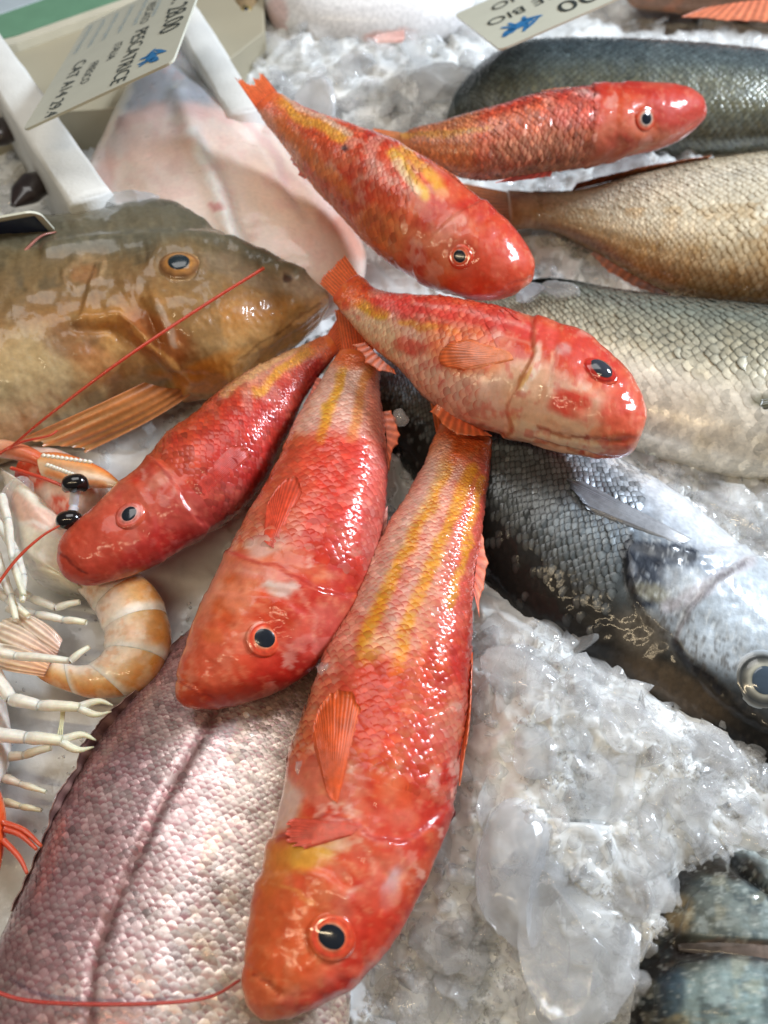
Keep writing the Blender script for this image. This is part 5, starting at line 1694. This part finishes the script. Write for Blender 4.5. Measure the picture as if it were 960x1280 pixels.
Fc.body(paint_fc, M_SHELL, "head")
for (x, y, sx_, sy_) in ((95, 608, 92, 630), (88, 654, 92, 636)):
    st_ = tube("eye_stalk", [P(sx_, sy_ + 10 * (1 if y < 630 else -1) * 0, .052), P((sx_ + x) / 2, (sy_ + y) / 2, .056), P(x, y, .058)], [0.0022, 0.0020, 0.0028], M_SHELL, lan, col=np.array([206, 204, 208]) / 255)
    tube("eye", [P(x - 13, y + 4, .0575), P(x - 6, y - 3, .0605), P(x + 5, y - 4, .0605), P(x + 13, y + 3, .0575)], [0.0018, 0.0042, 0.0042, 0.0018], M_EYE, lan, col=np.array([24, 20, 20]) / 255, nseg=16, n=24)
# claw with knobbly edge
cl = Fish("claw", "", "", [(48, 566, 52, 596), (75, 566, 78, 606), (105, 574, 104, 610), (130, 586, 128, 610), (150, 600, 148, 610)], 0.050, 0.55, ns=80, nphi=50, root=False)
cl.root = lan


def paint_cl(px, py, s, v):
    q = Pt(px, py, vgrad(v, [(-1, (232, 206, 180)), (-0.2, (226, 190, 150)), (0.5, (226, 140, 70)), (1, (214, 96, 44))]), 3, 401)
    q.line([(60, 590), (95, 600), (130, 606)], 4, (222, 120, 50), 0.6)
    return q.c, q.al


clo = cl.body(paint_cl, M_SHELL, "claw")
for (x0, y0, x1, y1) in ((55, 570, 112, 578), (60, 582, 98, 596)):
    for k in range(11):
        u = k / 10
        p = P(x0 + (x1 - x0) * u, y0 + (y1 - y0) * u, .058)
        tube("claw_tooth", [p - np.array([0.0014, 0, 0]), p + np.array([0, 0, 0.0004]), p + np.array([0.0014, 0, 0])], [0.0003, 0.0012, 0.0003], M_SHELL, clo, col=np.array([240, 226, 206]) / 255, nseg=8, n=8)
tube("claw_arm", [P(-20, 560, .050), P(10, 562, .052), P(40, 570, .052), P(56, 580, .050)], [0.004, 0.0045, 0.004, 0.003], M_SHELL, lan, colfn=legcol((226, 206, 180), (214, 84, 40)))
for pts_, z_ in (([(2, 620), (10, 650), (16, 700), (30, 745)], .056), ([(-4, 650), (20, 690), (30, 720), (28, 752)], .055), ([(-6, 690), (4, 720), (14, 745), (20, 775)], .053),
                 ([(20, 740), (40, 748), (70, 760), (100, 752)], .046), ([(10, 760), (46, 768), (80, 775), (108, 778)], .044), ([(-10, 735), (10, 750), (36, 770)], .05)):
    leg(lan, [(x, y) for x, y in pts_], 0.0026, 0.0016, z_, tip=False)
leg(lan, [(-10, 815), (20, 820), (88, 826), (112, 808)], 0.0026, 0.0014, .055, tip=False, col=(232, 224, 208))
for pts_, z_, r_ in (([(330, 335), (250, 385), (150, 452), (60, 520), (10, 562)], [.088, .086, .084, .072, .058], 0.0008), ([(-20, 580), (20, 555), (60, 545), (72, 538)], [.055, .058, .060, .060], 0.0007),
                     ([(14, 585), (60, 600), (90, 612)], [.060, .060, .058], 0.0010), ([(-10, 740), (20, 700), (50, 672), (76, 656)], [.056, .060, .062, .062], 0.0007)):
    tube("antenna", [P(x, y, z) for (x, y), z in zip(pts_, z_)], [r_, r_, r_ * 0.7], M_SHELL, lan, col=np.array([190, 64, 40]) / 255, nseg=6, n=40)

# second langoustine: only its pale legs reach into view
lan2 = thing("langoustine", "langoustine of which pale forked legs and a white flank show beside the pink fish", "langoustine", P(-30, 920, 0.02))
B2 = Fish("body", "", "", [(-10, 840, -90, 850), (6, 870, -90, 880), (14, 905, -95, 910), (14, 945, -95, 945), (4, 975, -90, 970), (-20, 1000, -80, 995)], 0.036, 0.8, ns=100, nphi=70, root=False)
B2.root = lan2


def paint_b2(px, py, s, v):
    q = Pt(px, py, C(230, 224, 218), 4, 421)
    q.mottle(12, (212, 196, 186), 0.5, 0.5, 0.66, 1)
    return q.c, q.al


B2.body(paint_b2, M_SHELL, "body")
leg(lan2, [(-12, 835), (14, 874), (50, 882), (102, 884)], 0.0036, 0.0024, .048)
leg(lan2, [(-14, 918), (34, 922), (80, 926)], 0.0036, 0.0026, .046)
leg(lan2, [(0, 948), (30, 944), (64, 934)], 0.0026, 0.0018, .034, tip=False, col=(206, 192, 172))
leg(lan2, [(4, 972), (26, 980), (58, 990)], 0.0022, 0.0010, .034, tip=False, col=(206, 192, 172))
leg(lan2, [(4, 1002), (26, 1008), (52, 1013)], 0.0020, 0.0010, .032, tip=False, col=(200, 184, 150))
for k in range(3):
    tube("leg_hair", [P(77 + k * 2, 882, .046), P(76 + k * 1.5, 900, .045), P(71 + 3 * k, 924, .047)], [0.0005, 0.0004, 0.0003], M_SHELL, lan2, col=np.array([222, 206, 160]) / 255, nseg=5)

lan3 = thing("langoustine", "langoustine with an orange claw tip and red feelers at the pink fish's fin", "langoustine", P(-30, 1040, 0.02))
B3 = Fish("claw", "", "", [(-30, 960, -60, 975), (-4, 980, -60, 990), (7, 1010, -60, 1010), (8, 1040, -60, 1040), (4, 1070, -55, 1065), (-6, 1110, -40, 1100)], 0.044, 0.8, ns=80, nphi=60, root=False)
B3.root = lan3
B3.body(lambda px, py, s, v: (Pt(px, py, C(222, 84, 34), 3, 441).mottle(10, (230, 130, 70), 0.5, 0.5, 0.66, 1).c, np.zeros(len(px))), M_SHELL, "claw")
for pts_ in ([(4, 1028), (30, 1038), (52, 1058)], [(6, 1036), (26, 1044), (46, 1062)], [(4, 1050), (24, 1072), (34, 1092)]):
    tube("antenna", [P(x, y, .046) for x, y in pts_], [0.0011, 0.0010, 0.0006], M_SHELL, lan3, col=np.array([196, 74, 44]) / 255, nseg=6, n=24)
tube("antenna", [P(-15, 1236, .055), P(30, 1250, .0555), P(100, 1255, .057), P(200, 1254, .058), P(262, 1246, .058), P(300, 1225, .060)], [0.0006, 0.0006, 0.0005], M_SHELL, lan3, col=np.array([176, 58, 50]) / 255, nseg=6, n=60)

# ------------------------------------------------------------------ tray rims, counter, cards
M_FOAM = plain("white_polystyrene", (226, 226, 222), 0.55, bump=0.3, bscale=500, var=0.05)
M_TAN = plain("tan_counter", (168, 160, 138), 0.5, var=0.05, nscale=20)
M_LIP = plain("cream_lip", (206, 200, 180), 0.5, var=0.05)
M_GREEN = plain("green_band", (104, 146, 118), 0.5, var=0.06)
M_GREY = plain("grey_counter", (176, 188, 194), 0.45, var=0.05)
M_CARD = plain("laminated_card", (222, 222, 204), 0.25, coat=0.6, var=0.03)
M_INK = plain("dark_ink", (52, 58, 56), 0.5)
M_PALEINK = plain("pale_print", (150, 168, 178), 0.5)
M_BLUE = plain("blue_print", (44, 116, 172), 0.5)
M_NAVY = plain("navy_card", (44, 58, 92), 0.25, coat=0.5, var=0.15, nscale=90)
M_MUSSEL = plain("dark_shell", (46, 34, 32), 0.3, coat=0.7, var=0.4)


def beam(name, a, b, w, zt, zb, mat, bev=0.003, sub=10):
    """a bevelled foam rim from a to b (points on the level), uneven along its length"""
    a = np.array(a); b = np.array(b); d = b - a; L = np.linalg.norm(d[:2]); d = d / L
    side = np.array([-d[1], d[0], 0])
    prof = [(-w / 2, zb), (-w / 2, zt - bev), (-w / 2 + bev * 0.3, zt - bev * 0.3), (-w / 2 + bev, zt), (0, zt + 0.0006), (w / 2 - bev, zt), (w / 2 - bev * 0.3, zt - bev * 0.3), (w / 2, zt - bev), (w / 2, zb)]
    n = sub * 4
    V = []
    rg = np.random.default_rng(3)
    for i in range(n):
        u = i / (n - 1)
        c = a + d * L * u
        for k, (x, z) in enumerate(prof):
            j = 0.0010 * (vnoise(np.array([u * 14 + k * 3]), np.array([k * 1.7]), 9)[0] - .5)
            V.append((c[0] + side[0] * (x + j), c[1] + side[1] * (x + j), z + j))
    m = len(prof)
    f = [tuple(q) for q in grid_faces(n, m, True).tolist()]
    f.append(tuple(range(m))); f.append(tuple((n - 1) * m + k for k in range(m))[::-1])
    return mk(name, V, f, mat)


z_r = 0.085
tag(beam("tray_rim", P(-40, 20, z_r), P(112, 246, z_r), 0.024, z_r, 0.0, M_FOAM), "white foam tray rim under the large price card's corner", "tray")
tag(beam("tray_rim", P(215, -12, z_r - .01), P(306, 138, z_r - .01), 0.022, z_r - .01, 0.0, M_FOAM), "white foam tray rim under the yellow-streaked mullet's tail", "tray")


def slab(name, pts, z, th, mat, label=None, cat=None):
    """flat board from photo outline on level z, bevelled edge"""
    top = [P(x, y, z) for x, y in pts]
    c = np.mean(top, 0)
    n = len(top)
    V = []
    for k, (sc_, dz) in enumerate(((1.0, -th), (1.0, -0.0006), (0.992, 0.0))):
        V += [c + (p - c) * np.array([sc_, sc_, 1]) + np.array([0, 0, dz]) for p in top]
    f = []
    for r in range(2):
        for k in range(n):
            k2 = (k + 1) % n
            f.append((r * n + k, r * n + k2, (r + 1) * n + k2, (r + 1) * n + k))
    f.append(tuple(2 * n + k for k in range(n))); f.append(tuple(range(n))[::-1])
    o = mk(name, V, f, mat, smooth=False)
    if label: tag(o, label, cat)
    return o


slab("counter_board", [(-60, 62), (20, 50), (225, -22), (330, -60), (330, 40), (215, 130), (60, 140), (-60, 150)], 0.050, 0.05, M_TAN, "tan board behind the large price card", "board")
slab("board_lip", [(-60, 64), (18, 46), (225, -26), (225, -19), (20, 54), (-60, 73)], 0.056, 0.008, M_LIP, "thin cream edging along the tan board", "edging")
slab("counter_band", [(-60, 60), (18, 44), (225, -26), (225, -60), (0, 18), (-60, 34)], 0.052, 0.05, M_GREEN, "green counter band behind the tan board", "counter")
slab("counter", [(-90, 36), (0, 17), (230, -62), (230, -140), (-90, -140)], 0.051, 0.05, M_GREY, "pale grey counter beyond the green band", "counter")


def card(name, bl, br, tl, mat, label, th=0.0012, rnd=0.004, back=None):
    """returns object, origin and unit axes: x along bl->br, y along bl->tl"""
    bl, br, tl = (np.array(q) for q in (bl, br, tl))
    ex = br - bl; ey = tl - bl
    w = np.linalg.norm(ex); ex = ex / w
    ey = ey - ex * np.dot(ex, ey); h = np.linalg.norm(ey); ey = ey / h
    nz = np.cross(ex, ey)
    pts = []
    for cx, cy, a0 in ((w - rnd, h - rnd, 0), (rnd, h - rnd, 90), (rnd, rnd, 180), (w - rnd, rnd, 270)):
        for k in range(5):
            t = R(a0 + k * 22.5)
            pts.append((cx + rnd * math.cos(t), cy + rnd * math.sin(t)))
    n = len(pts)
    V = [bl + ex * x + ey * y for x, y in pts] + [bl + ex * x + ey * y - nz * th for x, y in pts]
    f = [tuple(range(n)), tuple(range(n, 2 * n))[::-1]] + [(k, k + n, (k + 1) % n + n, (k + 1) % n) for k in range(n)]
    o = mk(name, V, f, mat, smooth=False)
    tag(o, label, "price card")
    return o, bl, ex, ey, nz, w, h


def lettering(txt, parent, origin, ex, ey, nz, size, mat, name="lettering", shear=0.15, wob=0.04, seed=1, sx=1.0):
    """flat ink letters on a card: read along ex, upright along ey"""
    cu = bpy.data.curves.new("t", 'FONT'); cu.body = txt; cu.size = 1.0; cu.shear = shear; cu.resolution_u = 3
    to = bpy.data.objects.new("t", cu); COL.objects.link(to)
    dg = bpy.context.evaluated_depsgraph_get(); dg.update()
    me = bpy.data.meshes.new_from_object(to.evaluated_get(dg))
    bpy.data.objects.remove(to)
    v = np.array([q.co[:] for q in me.vertices]).reshape(-1, 3)
    f = [tuple(p.vertices) for p in me.polygons]
    if not len(v): return None
    v = v[:, :2] * size
    v[:, 0] *= sx
    v[:, 1] += wob * size * np.sin(v[:, 0] / size * 2.3 + seed)
    W = origin + v[:, :1] * ex + v[:, 1:2] * ey + nz * 0.0003
    return mk(name, W, f, mat, parent, smooth=False)


def emblem(parent, o, ex, ey, nz, s):
    """blue winged-beast mark: a few brush-like lobes cut as one flat shape each"""
    rg = np.random.default_rng(4)
    for (x, y, a, b, t) in ((0, 0, .55, .28, 10), (.5, .22, .30, .22, 30), (-.55, -.15, .40, .10, -30), (-.35, .35, .45, .09, 40), (-.05, .45, .42, .09, 60), (.2, -.35, .09, .30, 10), (-.3, -.38, .09, .30, -15), (.75, .40, .12, .12, 0), (.45, -.32, .08, .26, 35)):
        n = 20
        ang = np.linspace(0, 2 * math.pi, n, endpoint=False)
        r = 1 + 0.25 * (rg.random(n) - .5)
        px_ = a * r * np.cos(ang); py_ = b * r * np.sin(ang)
        tt = R(t)
        X = x + px_ * math.cos(tt) - py_ * math.sin(tt); Y = y + px_ * math.sin(tt) + py_ * math.cos(tt)
        mk("emblem_stroke", o + (X * s)[:, None] * ex + (Y * s)[:, None] * ey + nz * 0.00030, [tuple(range(n))], M_BLUE, parent, smooth=False)


# large card: text reads from the tan board down to the foam rim
BLc, BRc, TLc = P(28, 163, .110), P(216, 76, .142), P(108, 31, .092)
co, bl, ex, ey, nz, w, h = card("price_card", BLc, BRc, TLc, M_CARD, "large white price card reading PESCATRICE 28.00, leaning over the foam rim")
if nz @ (CAMP - bl) < 0: nz = -nz
rd = -ey; up = ex      # reading direction, glyph-up direction
org = bl + ey * h      # start-of-line corner


def cl_(u, t):          # u along the line 0..1, t line position from bottom line 0 .. top line 1
    return org + rd * (u * h) + up * (t * w)


lettering("€. 28.00", co, cl_(0.22, 0.80), rd, up, nz, 0.0195, M_INK, seed=2)
lettering("PESCATRICE", co, cl_(0.46, 0.58), rd, up, nz, 0.0140, M_INK, seed=3)
lettering("PESCATO", co, cl_(0.16, 0.58), rd, up, nz, 0.0085, M_INK, seed=4)
lettering("ITALIA", co, cl_(0.50, 0.44), rd, up, nz, 0.0085, M_INK, seed=5)
lettering("FRESCO", co, cl_(0.60, 0.30), rd, up, nz, 0.0085, M_INK, seed=6)
lettering("CAT A14 29.4", co, cl_(0.50, 0.14), rd, up, nz, 0.0125, M_INK, seed=7)
for k, t in enumerate((0.66, 0.52, 0.40, 0.28, 0.17, 0.06)):
    lettering("prodotto zona pesca", co, cl_(0.06, t), rd, up, nz, 0.0055, M_PALEINK, seed=k, shear=0)
emblem(co, cl_(0.86, 0.82), rd, up, nz, 0.012)

c2o, bl, ex, ey, nz, w, h = card("price_card", P(568, 18, .090), P(625, 62, .110), P(780, -75, .120), M_CARD, "white price card reading BIO with a blue mark, behind the dark fish")
if nz @ (CAMP - bl) < 0: nz = -nz
rd = -ey; up = ex
org = bl + ey * h
lettering("00", c2o, cl_(0.40, 0.68), rd, up, nz, 0.026, M_INK, seed=2)
lettering("RE BIO", c2o, cl_(0.52, 0.42), rd, up, nz, 0.016, M_INK, seed=3)
lettering("NO", c2o, cl_(0.62, 0.16), rd, up, nz, 0.016, M_INK, seed=4)
emblem(c2o, cl_(0.82, 0.74), rd, up, nz, 0.016)

c3o, bl, ex, ey, nz, w, h = card("price_card", P(-60, 318, .075), P(74, 294, .080), P(-70, 285, .098), M_CARD, "small navy printed card with a white rim behind the gurnard", rnd=0.006)
if nz @ (CAMP - bl) < 0: nz = -nz
V = [bl + ex * (0.003 + (w - .006) * a) + ey * (0.003 + (h - .006) * b) + nz * 0.0003 for a, b in ((0, 0), (1, 0), (1, 1), (0, 1))]
mk("printed_panel", V, [(0, 1, 2, 3)], M_NAVY, c3o, smooth=False)

# mussels lying in the next tray
for k, (x, y, a, lab) in enumerate(((4, 165, 60, "dark mussel at the frame edge by the foam rim"), (38, 236, 70, "half-buried dark mussel below the foam rim"))):
    c = P(x, y, .05)
    t = R(a); d = np.array([math.cos(t), math.sin(t), 0])
    o = tube("mussel", [c - d * .018, c - d * .008, c + d * .006, c + d * .018], [0.002, 0.010, 0.011, 0.003], M_MUSSEL, flat=0.6, nseg=18, n=24)
    tag(o, lab, "mussel")
